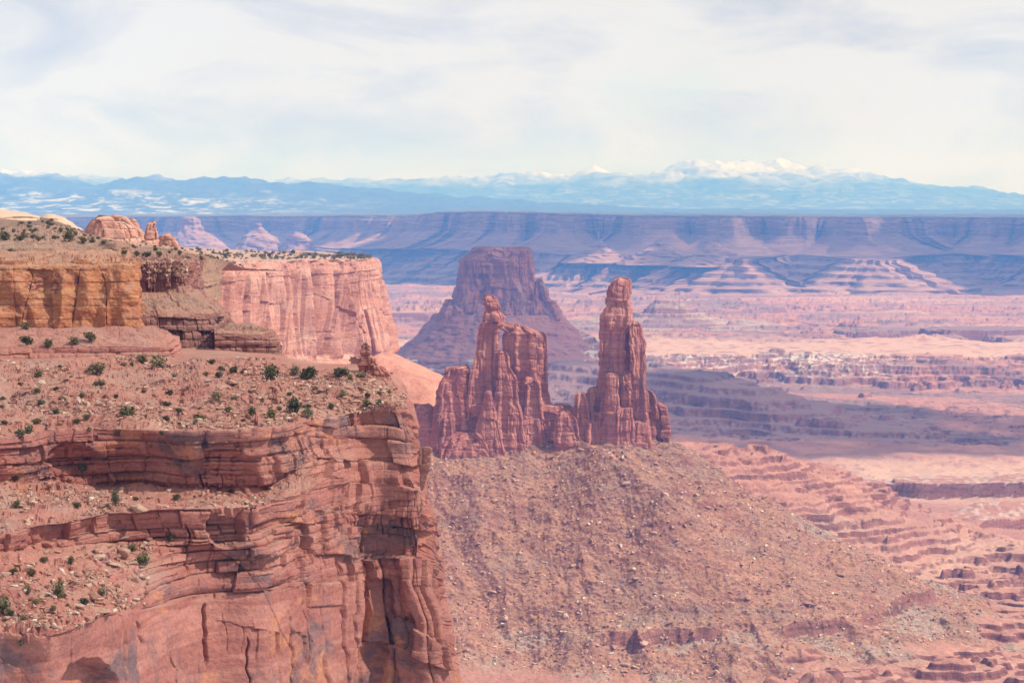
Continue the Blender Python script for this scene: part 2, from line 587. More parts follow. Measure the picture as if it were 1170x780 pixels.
def ground_material():
    k = NT('canyon_ground')
    n1 = k.noise((0.012, 0.012, 0.012), 6, 0.62, 0.3)
    n2 = k.noise((0.0022, 0.0022, 0.01), 5, 0.6, 0.3)
    n3 = k.noise((0.11, 0.11, 0.11), 5, 0.65)
    col = k.ramp(n1, [(0.30, (0.34, 0.15, 0.115)), (0.46, (0.46, 0.225, 0.17)), (0.55, (0.39, 0.18, 0.135)), (0.70, (0.50, 0.275, 0.21))])
    col = k.mix(k.rng(n2, 0.47, 0.62, 0, 0.55), col, (0.36, 0.18, 0.15))
    sand = k.mix(n3, (0.50, 0.29, 0.21), (0.60, 0.39, 0.29))
    col = k.mix(k.attr('sand'), col, sand)
    tal = k.mix(k.rng(k.noise((0.05, 0.05, 0.05), 6, 0.7, 0.4), 0.35, 0.66), (0.275, 0.14, 0.092), (0.43, 0.235, 0.155))
    tal = k.mix(k.rng(k.noise((0.016, 0.016, 0.016), 5, 0.65, 0.6), 0.48, 0.64, 0, 0.7), tal, (0.265, 0.185, 0.145))
    tal = k.mix(k.rng(k.noise((0.02, 0.03, 0.02), 5, 0.6, 0.8), 0.60, 0.72, 0, 0.6), tal, (0.52, 0.25, 0.16))
    col = k.mix(k.attr('talus'), col, tal)
    col = k.mix(k.attr('grey'), col, k.mix(n3, (0.29, 0.235, 0.20), (0.44, 0.375, 0.31)))
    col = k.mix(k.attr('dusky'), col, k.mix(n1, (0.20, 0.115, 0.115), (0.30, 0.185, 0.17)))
    col = k.mix(k.attr('white'), col, k.mix(n3, (0.44, 0.34, 0.28), (0.70, 0.62, 0.54)))
    # steep ledges: darker bare rock, with the shade of the risers coloured in
    led = k.ramp(k.noise((0.02, 0.02, 0.25), 4, 0.6), [(0.35, (0.115, 0.045, 0.04)), (0.55, (0.24, 0.095, 0.08)), (0.7, (0.16, 0.062, 0.055))])
    steep = k.rng(k.nz(), 0.60, 0.86, 0.9, 0)
    col = k.mix(steep, col, led)
    col = k.mix(0.55, col, k.ramp(k.noise((0.35, 0.35, 0.35), 4, 0.7), [(0.25, (0.5, 0.5, 0.5)), (0.5, (0.95, 0.95, 0.95)), (0.75, (1.4, 1.38, 1.35))]), 'MULTIPLY')
    n = k.bump(k.noise((0.08, 0.08, 0.08), 6, 0.7), 0.8, 5.0)
    n = k.bump(k.noise((0.45, 0.45, 0.45), 4, 0.65), 0.55, 1.2, n)
    return k.finish(col, n)


M_ground = ground_material()


def mountain_material():
    k = NT('snowy_mountain')
    s = k.n('ShaderNodeSeparateXYZ')
    k.l(k.geo.outputs['Position'], s.inputs[0])
    n = k.noise((0.0008, 0.0008, 0.003), 7, 0.68, 0.4)
    z = k.math('ADD', s.outputs['Z'], k.math('MULTIPLY', k.math('SUBTRACT', n, 0.5), 900.0))
    snow = k.math('MULTIPLY', k.rng(z, 380, 760, 0, 1), k.rng(k.noise((0.0022, 0.0022, 0.002), 6, 0.7, 0.8), 0.30, 0.55, 0.45, 1))  # snow; the whiter crest also stands in for cloud veiling the tops
    low = k.math('MULTIPLY', k.attr('patch'), k.rng(k.noise((0.0026, 0.0016, 0.016), 7, 0.72, 0.8), 0.50, 0.60))
    snow = k.math('MAXIMUM', snow, low)
    col = k.mix(snow, (0.05, 0.06, 0.075), (0.50, 0.50, 0.51))
    return k.finish(col)


M_mountain = mountain_material()


def rock_piece_material(name, a, b, c):
    k = NT(name)
    oi = k.n('ShaderNodeObjectInfo')
    col = k.ramp(oi.outputs['Random'], [(0.0, a), (0.45, b), (1.0, c)])
    col = k.mix(0.6, col, k.ramp(k.noise((1.4, 1.4, 2.5), 5, 0.7), [(0.25, (0.5, 0.48, 0.46)), (0.5, (0.95, 0.95, 0.95)), (0.75, (1.35, 1.32, 1.3))]), 'MULTIPLY')
    n = k.bump(k.noise((1.2, 1.2, 2.2), 5, 0.65), 0.6, 0.4)
    return k.finish(col, n)


M_boulder = rock_piece_material('boulder_stone', (0.40, 0.21, 0.16), (0.47, 0.28, 0.21), (0.56, 0.41, 0.32))


def rubble_material():
    k = NT('rubble_stone')
    col = k.ramp(k.attr('tone'), [(0.0, (0.22, 0.10, 0.085)), (0.35, (0.38, 0.19, 0.145)), (0.7, (0.50, 0.29, 0.22)), (0.9, (0.52, 0.38, 0.30)), (1.0, (0.62, 0.50, 0.41))])
    col = k.mix(0.5, col, k.ramp(k.noise((0.9, 0.9, 1.4), 4, 0.7), [(0.25, (0.6, 0.58, 0.56)), (0.5, (0.95, 0.95, 0.95)), (0.75, (1.3, 1.3, 1.3))]), 'MULTIPLY')
    return k.finish(col)


M_rubble = rubble_material()


def leaf_material():
    k = NT('juniper_foliage')
    oi = k.n('ShaderNodeObjectInfo')
    col = k.ramp(oi.outputs['Random'], [(0.0, (0.085, 0.09, 0.043)), (0.4, (0.135, 0.128, 0.066)), (0.75, (0.20, 0.172, 0.10)), (1.0, (0.29, 0.235, 0.165))])
    col = k.mix(0.7, col, k.ramp(k.attr('tone'), [(0.0, (0.6, 0.6, 0.6)), (1.0, (1.5, 1.45, 1.2))]), 'MULTIPLY')
    return k.finish(col)


M_leaf = leaf_material()



# ------------------------------------------------------------------ the canyon floor (one sheet to the horizon)
ND = [(1250, 1650, 60), (1650, 2130, 520), (2130, 3400, 320), (3400, 5400, 420), (5400, 8000, 320), (8000, 13500, 230), (13500, 70000, 30)]
ds = np.concatenate([np.geomspace(a, b, n, endpoint=False) for a, b, n in ND] + [[70000]])
pxs = np.concatenate([np.linspace(-500, 380, 150, endpoint=False), np.linspace(380, 1210, 900, endpoint=False), np.linspace(1210, 1700, 90)])
TY = np.repeat(ds[:, None], len(pxs), 1)
TX = (pxs[None, :] - CX) * TY / F
floor_z = np.interp(ds, [1250, 1700, 2000, 2400, 2900, 3700, 4400, 5000, 5400, 6200, 7000, 8500, 11500, 13500, 15000, 70000],
                    [-348, -352, -357, -366, -395, -440, -462, -458, -440, -402, -402, -412, -432, -440, -440, -300])[:, None] + TX * 0


def line_field(pts):
    """pts (px, py, d): for each ground point the nearest distance to the ridge line and the ridge height there, as one max field"""
    q = [W(*p) for p in pts]

    def field(prof):
        best = np.full(TX.shape, -1e5)
        for (x0, y0, z0), (x1, y1, z1) in zip(q[:-1], q[1:]):
            L2 = (x1 - x0) ** 2 + (y1 - y0) ** 2
            t = np.clip(((TX - x0) * (x1 - x0) + (TY - y0) * (y1 - y0)) / L2, 0, 1)
            dd = np.hypot(TX - x0 - t * (x1 - x0), TY - y0 - t * (y1 - y0))
            best = np.maximum(best, z0 + t * (z1 - z0) - prof(dd))
        return best
    return field


PXT = CX + F * TX / TY
near_w = sstep(5200, 2600, TY)
big = fbm2(TX / 900, TY / 900, 4)
mid = fbm2(TX / 230 + 5, TY / 230, 4)
small = fbm2(TX / 60 + 9, TY / 60, 4)
mfar = sstep(5000, 5600, TY)
z_floor = floor_z + (10 + 14 * (1 - near_w)) * big + 6 * mid * (1 + sstep(3800, 5200, TY))
belt = sstep(4950, 5300, TY) * sstep(6500, 6150, TY)
z_floor = z_floor + belt * (16 * fbm2(TX / 170 + 8, TY / 240, 4) + 6 * fbm2(TX / 45, TY / 70, 3))
z_floor = z_floor + sstep(6900, 7300, TY) * (17 * fbm2(TX / 420 + 3, TY / 500, 5) + 4 * fbm2(TX / 60, TY / 120, 3))
plain_w = sstep(6260, 6380, TY) * sstep(7050, 6850, TY)
z_floor = z_floor + (floor_z + 5 * noise2(TX / 500, TY / 300) - z_floor) * plain_w
cut = (1 - plain_w) * sstep(0.80, 0.97, 1 - np.abs(noise2(TX / 1100 + 3, TY / 1300 + 1)) * 1.4 - 0.10 * np.abs(mid))
z_floor = z_floor - cut * 40 * mfar * (TY < 11000)
# right-hand lowland near the camera side: broken red ledges
rough_r = sstep(880, 1120, PXT + 160 * noise2(TX / 300, TY / 300)) * sstep(2700, 2300, TY)
rough_r = np.maximum(rough_r, sstep(700, 840, PXT + 60 * noise2(TX / 90, TY / 90)) * sstep(1810, 1760, TY + 25 * noise2(TX / 60, TY / 60)))
z_floor = z_floor + rough_r * (22 * fbm2(TX / 150 + 3, TY / 110, 5, 0.55) + 5)

wob = 0.10 * noise2(TX / 140, TY / 140) + 0.05 * noise2(TX / 45, TY / 45)
tal_f = line_field([(380, 496, 1960), (470, 499, 2006), (560, 499, 1996), (650, 494, 2006), (700, 492, 2000), (752, 502, 1998)])
rill = ridge2(TX / 55 + 0.3 * mid, TY / 130, 3)
z_tal = tal_f(lambda q: np.maximum(q - 16, 0) * 0.71 * (1 - np.clip(q / 1250, 0, 0.5)) + 4) + 4.5 * rill * sstep(-200, -260, z_floor * 0 + tal_f(lambda q: q * 0.62)) + 9 * wob * 4
hump = line_field([(655, 498, 1985), (700, 520, 1935), (760, 560, 1890)])(lambda q: q * 0.75 + 1)
z_tal = smax(z_tal, hump, 8)
hump2 = line_field([(560, 512, 1985), (540, 545, 1930)])(lambda q: q * 0.75 + 3)
z_tal = smax(z_tal, hump2, 8)
z_h2 = line_field([(690, 505, 2520), (800, 507, 2500), (850, 513, 2500), (912, 524, 2560), (1000, 586, 2600), (1045, 612, 2560)])(
    lambda q: np.interp(q, [0, 25, 60, 320, 600], [0, 1, 14, 130, 210])) + 10 * mid + 3 * small
z_h3 = np.maximum(line_field([(560, 408, 5750), (700, 418, 5300), (800, 424, 4950), (850, 440, 4750), (930, 470, 4500), (1040, 492, 4350), (1125, 512, 4300)])(
    lambda q: np.interp(q, [0, 60, 120, 500, 1100], [0, 4, 30, 125, 180])), -1e4) + 9 * mid + 4 * big
z_wr = line_field([(985, 549, 3420), (1060, 546, 3360), (1180, 543, 3330), (1450, 540, 3300)])(lambda q: np.interp(q, [0, 50, 55, 75, 300], [0, 2, 22, 30, 75])) + 2 * mid
z_wr2 = line_field([(1070, 606, 2830), (1105, 588, 2900), (1160, 578, 2950), (1450, 575, 2900)])(lambda q: np.interp(q, [0, 40, 45, 62, 250], [0, 2, 18, 25, 60])) + 5 * mid + 3 * small
z_wr3 = line_field([(1200, 610, 2780), (1120, 618, 2760), (1045, 622, 2740)])(lambda q: np.interp(q, [0, 14, 20, 60], [0, 1, 10, 40])) + 4 * mid + 3 * small
# the broad butte's low skirt and the hat-shaped hill further out
z_ap = line_field([(565, 372, 6250), (590, 372, 6250)])(lambda q: np.interp(q, [0, 150, 330, 420, 700, 1500], [-60, 0, 95, 110, 150, 220]))
z_hat = line_field([(755, 339.5, 8000), (774, 339.5, 8000)])(lambda q: np.interp(q, [0, 18, 22, 60, 170, 190, 420, 800], [0, 2, 10, 38, 80, 92, 112, 140])) + 3 * mid
z_far_bench = -402 + 34 * fbm2(TX / 1500 + 2, TY / 900, 4) - 1e4 * (TY < 6000) - 16
z_left = line_field([(380, 352, 8300), (470, 349, 8300), (560, 350, 8400)])(lambda q: np.interp(q, [0, 300, 330, 600, 1500], [0, 5, 40, 55, 90]))
z_mid_mesas = line_field([(985, 376, 7500), (1050, 374, 7600)])(lambda q: np.interp(q, [0, 90, 105, 300], [0, 3, 30, 60]))
z_mid_mesas = np.maximum(z_mid_mesas, line_field([(1095, 374, 7300), (1180, 374, 7300)])(lambda q: np.interp(q, [0, 120, 132, 300], [0, 3, 34, 64])))
z_mid_mesas = np.maximum(z_mid_mesas, line_field([(760, 366, 8000), (840, 380, 7700)])(lambda q: np.interp(q, [0, 120, 400], [0, 20, 60])))

base = smax(z_tal, z_floor, 22)
base = smax(z_h2, base, 10)
for f in (z_h3, z_wr, z_wr2, z_wr3, z_ap, z_hat, z_left, z_mid_mesas):
    base = smax(f, base, 5)
base = np.maximum(base, z_far_bench)


def ledge_map(z, lo, hi, tmin, tmax, hard, seed):
    """a monotone map that turns an even slope into beds: gentle shelves and steep risers"""
    r = np.random.default_rng(seed)
    zi, zo = [lo], [lo]
    while zi[-1] < hi:
        t = r.uniform(tmin, tmax)
        h = hard * r.uniform(0.7, 1.15)
        s = r.uniform(0.62, 0.8)
        zi += [zi[-1] + t * s, zi[-1] + t]
        zo += [zo[-1] + t * (1 - h), zo[-1] + t]
    return np.interp(z, zi, zo)


rag = noise2(TX / 22, TY / 22) + 0.6 * noise2(TX / 9, TY / 9)
ld_h2 = ledge_map(base + 4.5 * small + 2.6 * rag, -540, -150, 4, 9.5, 0.95, 15)
ld_small = ledge_map(base + 2.2 * small + 1.2 * noise2(TX / 18, TY / 18), -520, -150, 4.5, 11, 0.97, 4)
ld_mid = ledge_map(base + 4.5 * small + 5 * mid + 2.2 * rag, -540, -150, 8, 20, 0.97, 5)
ld_big = ledge_map(base + 4 * mid + 3.5 * small + 2.5 * rag, -600, -150, 7, 19, 0.93, 6)
is_tal = sstep(-3, 12, z_tal - np.maximum(np.maximum(z_floor, z_h2), z_h3) + 4 * small) * (TY < 2500)
far_w = sstep(4700, 5600, TY)
near_led = sstep(2800, 3300, TY) * (1 - far_w)
h2_w = sstep(-6, 4, z_h2 - np.maximum(z_floor, z_tal))
h3_w = sstep(-6, 4, z_h3 - z_floor) * (TY > 3300)
TZ = base + 0.8 * small
TZ = TZ + (ld_small - TZ) * np.clip(rough_r + 0.25 * near_led, 0, 1) * (1 - is_tal)
come = 0.40 + 0.60 * sstep(-0.3, 0.1, noise2(TX / 110 + 3, TY / 70) + 0.4 * noise2(TX / 35, TY / 30))
TZ = TZ + (ld_h2 - TZ) * np.clip(h2_w, 0, 1) * come
TZ = TZ + (ld_mid - TZ) * np.clip(h3_w, 0, 1) * (0.8 + 0.2 * come)
TZ = TZ + (ld_big - TZ) * far_w * (1 - plain_w)
# one hard bed that crops out along the foot of the talus
bed_on = sstep(-0.15, 0.15, noise2(TX / 70 + 7, TY / 400) + 0.2 * noise2(TX / 26, TY / 400) + 0.22)
zb = base + 2.0 * small + 4 * noise2(TX / 120, TY / 120)
bed = np.interp(zb, [-420, -327, -323.8, -314, -150], [-420, -330.5, -320.5, -314, -150]) - base
TZ = TZ + bed * is_tal * bed_on
# rubble relief on the talus slopes
TZ = TZ + is_tal * (1.5 * fbm2(TX / 16, TY / 16, 4, 0.6) + 1.1 * np.maximum(noise2(TX / 3.2, TY / 3.2), 0))
TZ = TZ + (1 - is_tal) * (TY < 3600) * 0.8 * fbm2(TX / 16, TY / 16, 3)
TG = np.stack([TX, TY, TZ], -1)
TPX, TPY = to_px(TG)

sand = np.clip(sstep(6150, 6350, TY) * sstep(7300, 6800, TY) * sstep(0.75, 0.3, np.abs(small)), 0, 1)
sand = np.maximum(sand, 0.45 * sstep(0.1, 0.5, noise2(TX / 1400 + 1, TY / 500)) * (TY > 7400))
sand = np.maximum(sand, 0.9 * sstep(14, 0, TZ - floor_z - 8) * sstep(3000, 3400, TY) * sstep(4500, 4000, TY) * sstep(880, 1000, PXT))
wash = np.exp(-((TY - (2150 + 1.4 * (PXT - 950) + 60 * noise2(PXT / 60, TY * 0))) / 120.0) ** 2) * sstep(930, 1000, PXT)
sand = np.maximum(sand, 0.6 * wash * (TY < 2600))
sand = np.maximum(sand, 0.45 * (1 - is_tal) * sstep(880, 960, PXT) * sstep(2600, 2300, TY) * sstep(0.5, -0.1, np.abs(small)))
spk = noise2(TX / 9, TY / 22) + 0.8 * noise2(TX / 22 + 5, TY / 60)
white = 0.95 * sstep(0.2, 0.5, spk + 0.5 * mid + 0.35 * sstep(5900, 6150, TY)) * sstep(5450, 5900, TY) * sstep(6330, 6200, TY) * sstep(1060, 980, PXT)
wl = sstep(0.0, 0.25, noise2(TX / 25 + 3, TY / 25) + 0.1)
white = np.maximum(white, np.clip(sstep(-10, -3, np.maximum(np.maximum(z_wr, z_wr2), z_wr3) - TZ + 3) * sstep(0.0, 0.35, noise2(TX / 11, TY / 16) + 0.7 * noise2(TX / 30 + 4, TY / 40)) * 0.6, 0, 1) * (TY > 2650) * (TY < 3700) * (base - floor_z > 4))
grey = is_tal * sstep(-322, -328, zb) * sstep(0.0, 0.5, noise2(TX / 50 + 2, TY / 50) + 0.6 * noise2(TX / 9, TY / 9) + 0.1) * sstep(-372, -355, TZ) * 0.6
grey = np.maximum(grey, 0.75 * np.exp(-((TPX - 945) / 45.0) ** 2 - ((TPY - 612) / 25.0) ** 2) * sstep(-0.1, 0.3, small))
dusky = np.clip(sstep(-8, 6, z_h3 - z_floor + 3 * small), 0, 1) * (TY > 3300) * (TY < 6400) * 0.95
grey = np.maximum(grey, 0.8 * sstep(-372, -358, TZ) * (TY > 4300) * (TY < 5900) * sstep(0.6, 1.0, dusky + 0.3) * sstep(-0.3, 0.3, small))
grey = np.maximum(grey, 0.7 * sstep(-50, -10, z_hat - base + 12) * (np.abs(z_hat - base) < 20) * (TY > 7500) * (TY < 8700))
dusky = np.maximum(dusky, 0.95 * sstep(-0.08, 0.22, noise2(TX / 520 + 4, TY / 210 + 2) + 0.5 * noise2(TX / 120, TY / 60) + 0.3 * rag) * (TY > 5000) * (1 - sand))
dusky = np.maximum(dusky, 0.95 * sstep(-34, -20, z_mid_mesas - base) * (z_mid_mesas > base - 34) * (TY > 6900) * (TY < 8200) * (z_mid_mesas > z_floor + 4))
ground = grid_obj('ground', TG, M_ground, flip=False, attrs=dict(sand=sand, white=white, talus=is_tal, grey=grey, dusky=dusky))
tag(ground, 'red canyon floor with ledges, pale sandy washes and rubble slopes below the rim', kind='structure')

# ------------------------------------------------------------------ far mesa wall, hills and snowy mountains
def plain(name, col, scale=(3, 3, 3)):
    k = NT(name)
    c = k.mix(k.noise(scale, 4, 0.6), tuple(v * 0.7 for v in col), tuple(min(1, v * 1.3) for v in col))
    return k.finish(c)


def far_wall():
    nu = 1500
    p = np.linspace(-350, 1520, nu)
    D = np.interp(p, [-350, 0, 180, 235, 300, 360, 430, 480, 560, 640, 700, 745, 790, 835, 870, 905, 945, 985, 1030, 1080, 1130, 1200, 1520],
                  [15500, 15600, 15200, 14700, 15500, 14900, 14200, 13500, 12900, 12700, 12800, 12300, 12700, 12050, 12600, 12250, 12400, 11800, 12650, 12900, 12750, 12300, 12000])
    ry = np.interp(p, [-350, 100, 440, 475, 500, 540, 600, 680, 740, 1000, 1170, 1520], [249, 248.5, 247.5, 246, 243.2, 242.3, 243.5, 246, 247.6, 248.6, 250, 250])
    D = D + 260 * noise2(p / 37, p * 0) + 110 * noise2(p / 15, p * 0 + 4) + 35 * noise2(p / 6, p * 0 + 9)
    zr = (HY - ry) * D / F + 4 * noise2(p / 30, p * 0 + 2) + 3 * np.round(1.4 * noise2(p / 5, p * 0 + 7))
    # upper tier: sheer rim and the rubble apron under it
    pu = [(-5000, -0.02), (-60, 0.0), (0, 0.0), (14, 0.05), (22, 0.055), (44, 0.25), (120, 0.36), (230, 0.455), (300, 0.49)]
    nu_ = [6, 4, 8, 4, 30, 26, 26, 14]
    # lower tier: banded steps down to the canyon floor, with a plan of its own
    D2 = np.interp(p, [-350, 180, 430, 520, 600, 650, 700, 760, 800, 845, 868, 882, 905, 930, 975, 1005, 1028, 1050, 1100, 1180, 1250, 1520],
                   [14800, 14300, 13500, 12800, 12250, 12050, 11950, 11700, 11480, 11250, 11180, 11700, 11850, 11500, 11150, 11050, 11150, 11950, 12250, 11950, 11700, 11500])
    D2 = D2 + 95 * noise2(p / 22, p * 0 + 6) + 60 * noise2(p / 9, p * 0 + 3) + 16 * noise2(p / 3.6, p * 0 + 5)
    D2 = np.minimum(D2, D - 380)
    pl = [(0, 0.515), (6, 0.565), (60, 0.605), (67, 0.65), (125, 0.69), (132, 0.735), (200, 0.78), (207, 0.825), (285, 0.865), (292, 0.905), (440, 0.97), (800, 1.06)]
    nl_ = [16, 10, 14, 10, 16, 12, 16, 12, 14, 14, 8]

    def table(pr, ns):
        q = [(o0 + (o1 - o0) * j / n, f0 + (f1 - f0) * j / n) for (o0, f0), (o1, f1), n in zip(pr[:-1], pr[1:], ns) for j in range(n)]
        q = np.array(q + [pr[-1]])
        return q[:, :1], q[:, 1:]
    OU, FU = table(pu, nu_)
    OL, FL = table(pl, nl_)
    P1 = p[None, :]
    wv = P1 + 5 * noise2(P1 / 30, FU * 3)
    gu = np.clip(1 + 0.35 * noise2(wv / 26, 0 * OU + 8) + 0.25 * noise2(wv / 7, FU * 4) + 0.12 * noise2(wv / 2.5, FU * 12), 0.3, 2)
    offu = np.where(OU > 22, 22 + (OU - 22) * gu, OU)
    offu = offu + 16 * (noise2(P1 / 2.6, FU * 2) + 0.6 * noise2(P1 / 1.1, FU * 3)) * sstep(0, 14, OU) * sstep(0.32, 0.22, FU)
    gl = np.clip(1 + 0.30 * noise2(P1 / 14 + 3, 0 * OL) + 0.25 * noise2(P1 / 4, FL * 3) + 0.18 * noise2(P1 / 1.6, FL * 8), 0.35, 2)
    offl = OL * gl + 7 * noise2(P1 / 1.3, FL * 9)
    def swept(Dc, off, k):
        cx, cy = (p - CX) * Dc / F, Dc
        sx, sy = (box_blur(box_blur(v[None, :], k, 0), k, 0)[0] for v in (cx, cy))
        tx, ty = np.gradient(sx), np.gradient(sy)
        ln = np.hypot(tx, ty)
        return cx[None, :] + (ty / ln)[None, :] * off, cy[None, :] - (tx / ln)[None, :] * off
    XU, YU = swept(D, np.where(OU < 0, 0, offu), 14)
    YU = np.where(OU < 0, D[None, :] - OU, YU)
    XL, YL = swept(D2, offl, 16)
    Y = np.concatenate([YU, YL], 0)
    X = np.concatenate([XU, XL], 0)
    FR = np.concatenate([FU, FL], 0)
    O = np.concatenate([OU, OL + 400], 0)
    z = zr[None, :] + (-440 - zr[None, :]) * (FR + 0.012 * noise2(P1 / 40, FR * 2) * (FR > 0.1))
    G = np.stack([X, Y, z], -1)
    c0 = (G[-1, nu // 2] * [1, 1, 1]).copy()
    root = tag(empty('mesa_wall', c0), 'long flat-topped mesa wall with banded ledges closing the far side of the canyon', 'mesa')
    k = int(np.argmin(np.abs(O[:, 0] - 3)))
    grid_obj('cliff', G[k:] - c0, M_far, root, flip=True)
    grid_obj('plateau', G[:k + 1] - c0, plain('wooded_plateau', (0.13, 0.105, 0.085)), root, flip=True)
    return root


far_wall()


def range_sheet(name, d, crest, depth, base_z, seed, amp, patch, label, nu=900, nv=130):
    p = np.linspace(-420, 1590, nu)
    cy = np.interp(p, [c[0] for c in crest], [c[1] for c in crest])
    cz = (HY - cy) * d / F
    v = np.linspace(0, 1.35, nv)[:, None]
    X = (p[None, :] - CX) * d / F + 0 * v
    Y = d - depth * (1 - v) + 0 * X
    sh = np.where(v < 1, v ** 1.5, 1 - (v - 1) * 1.2)
    rel = np.clip(cz - base_z, 0, None)[None, :]
    n = ridge2(X / (depth * 0.22) + seed, Y / (depth * 0.30), 5)
    Z = base_z + rel * sh + amp * (n - 0.6) * np.clip(rel / (rel.max() + 1), 0.12, 1) * np.clip(v * 1.6, 0, 1)
    Z = Z + amp * 0.25 * fbm2(X / (depth * .05), Y / (depth * .05) + seed, 4) * np.clip(v * 2, 0, 1)
    G = np.stack([X, Y, Z], -1)
    o = grid_obj(name, G, M_mountain, attrs=dict(patch=np.full(Z.shape, 1.0) * (patch(p[None, :], v) if callable(patch) else patch)))
    return tag(o, label, kind='structure')


range_sheet('mountains', 46000, [(-420, 160), (0, 196), (60, 199), (120, 207), (200, 210), (300, 211), (400, 211), (480, 209), (560, 206), (640, 202), (700, 197), (760, 192), (820, 189), (880, 190), (930, 194), (985, 202), (1020, 210), (1100, 218), (1170, 226), (1300, 235), (1590, 238)],
            9000, -60, 2.2, 270, lambda p, v: 0.35 * sstep(0.8, 0.5, v) + 0 * p, 'snow covered blue mountain range fading into the cloud on the horizon')
range_sheet('hills', 32000, [(-420, 200), (0, 204), (100, 207), (200, 206), (280, 208), (360, 214), (440, 221), (520, 226), (600, 231), (680, 236), (760, 240), (1590, 243)],
            6000, -80, 7.9, 110, lambda p, v: 0.9 * sstep(520, 200, p) * sstep(0.75, 0.5, v), 'long low blue hills streaked with snow in front of the mountains')

# ------------------------------------------------------------------ round and tower-like rocks
def rock_tower(name, parts, label, cat, loc, mat, group=None):
    root = empty(name, loc)
    tag(root, label, cat, group)
    for i, q in enumerate(parts):
        G, N = loft(q['lv'], q['d'], q.get('dp', 0.8), q.get('nt', 150), q.get('nz', 140), q.get('pw', 2.8), rot=q.get('rot', 0))
        rad = np.hypot(np.ptp(G[len(G) // 2, :, 0]), np.ptp(G[len(G) // 2, :, 1])) * 0.36
        uu = np.linspace(0, 2 * np.pi, G.shape[1], endpoint=False)[None, :] * rad + 0 * G[..., 0]
        G = rockify(G, N, seed=q.get('seed', i * 3.7 + 1), st=q.get('st'), bl=q.get('bl'), fl=q.get('fl'), fb=q.get('fb'), cracks=q.get('cr', 0), u=uu, bd=q.get('bd'))
        if q.get('bd'):
            r_ = np.random.default_rng(i + 40)
            jw = q.get('jw', 5.0)
            sl_ = np.floor(uu[0] / jw + 0.7 * noise2(uu[0] / (2 * jw), uu[0] * 0 + i)).astype(int)
            hh = r_.uniform(-1, 0.25, sl_.max() - sl_.min() + 1)[sl_ - sl_.min()]
            wt_ = np.linspace(1, 0, G.shape[0])[:, None] ** 6
            G[..., 2] += q.get('jag', 2.4) * hh[None, :] * wt_
        G = close_top(G, q.get('top', 0.5))
        G = G - np.array(loc)
        grid_obj(q.get('n', 'pillar'), G, q.get('mat', mat), root, wrap=True, flip=False, smooth='bd' not in q)
    return root


TW = dict(bd=[(0.3, 1.9, (18, 60), (3, 10)), (0.6, 0.7, (3, 9), (2, 6))], fl=[(1.7, 11, 160)], fb=(0.45, 4), cr=0.6, nt=230, nz=190, pw=3.6)


def tw(lv, d, **kw):
    q = dict(TW)
    q.update(lv=lv, d=d, **kw)
    return q


rock_tower('arched_rock_tower', [
    tw([(337.5, 555, 565), (340, 554, 566.5), (343, 556, 567.5), (347, 555, 570), (350, 555.5, 570), (353, 557, 569), (357, 554, 573), (361, 553, 575.5), (367, 552, 577), (370, 549, 576), (375, 548.5, 570.5), (389, 547, 570.5), (398, 546, 571), (405, 546, 571), (440, 544, 573), (480, 538, 577), (550, 525, 590)], 2000, n='spire', dp=1.0, top=1.0),
    tw([(369.5, 567, 586), (372, 566, 592), (374, 567, 592), (376, 574, 592), (379, 578, 592)], 2001, n='bridge', dp=0.55, nz=30),
    tw([(372.5, 584, 601), (376, 580, 606), (380, 576, 615), (388, 574.5, 615), (398, 575, 615), (415, 575, 615), (440, 577, 617), (480, 575, 622), (520, 570, 628)], 2004, n='block', dp=0.6, pw=3.6),
    tw([(379, 612, 621), (383, 611, 624.5), (410, 612, 625.5), (447, 612, 627), (460, 612, 631), (480, 608, 640), (520, 600, 650)], 2003, n='pillar', dp=0.9),
    tw([(401, 571, 577), (406, 569, 581), (420, 569, 583.5), (434, 568, 589), (456, 567, 590), (480, 563, 592), (550, 550, 605)], 1988, n='pillar', dp=0.8),
    tw([(405, 544, 547), (412, 542, 550), (428, 538.5, 553), (441, 536, 555), (472, 532, 560), (550, 518, 570)], 1992, n='pillar', dp=0.8),
    tw([(417, 532.5, 535), (420, 510, 535.5), (423, 509, 536), (430, 507, 535), (436, 503.5, 535), (454, 498.5, 536), (475, 495, 540), (508, 490, 545), (550, 482, 550)], 1996, n='tower', dp=0.75),
    tw([(446, 553, 561), (462, 550, 566), (490, 546, 572), (550, 535, 585)], 1980, n='buttress', dp=0.9),
    tw([(430, 600, 612), (436, 597, 617), (470, 595, 620), (550, 585, 635)], 1992, n='buttress', dp=0.8),
    tw([(494, 520, 552), (498, 512, 560), (506, 506, 566), (560, 492, 580)], 1976, n='buttress', dp=0.35, jag=4),
    tw([(424, 546, 600), (432, 524, 612), (445, 508, 618), (470, 500, 626), (560, 485, 640)], 2010, n='wall', dp=0.22, nt=420, jag=9, jw=7),
    tw([(474, 505, 516), (480, 502, 519), (510, 498, 524), (560, 490, 530)], 1984, n='rib', dp=0.8),
    tw([(462, 584, 592), (470, 582, 595), (500, 578, 600), (560, 570, 606)], 1984, n='rib', dp=0.8),
    tw([(462, 470, 492), (468, 466, 500), (490, 458, 508), (560, 430, 525)], 2003, n='ledge', dp=0.7),
], 'weathered red rock tower with a thin capped spire and a small arch window', 'rock tower', W(575, 512, 2000), M_tower)

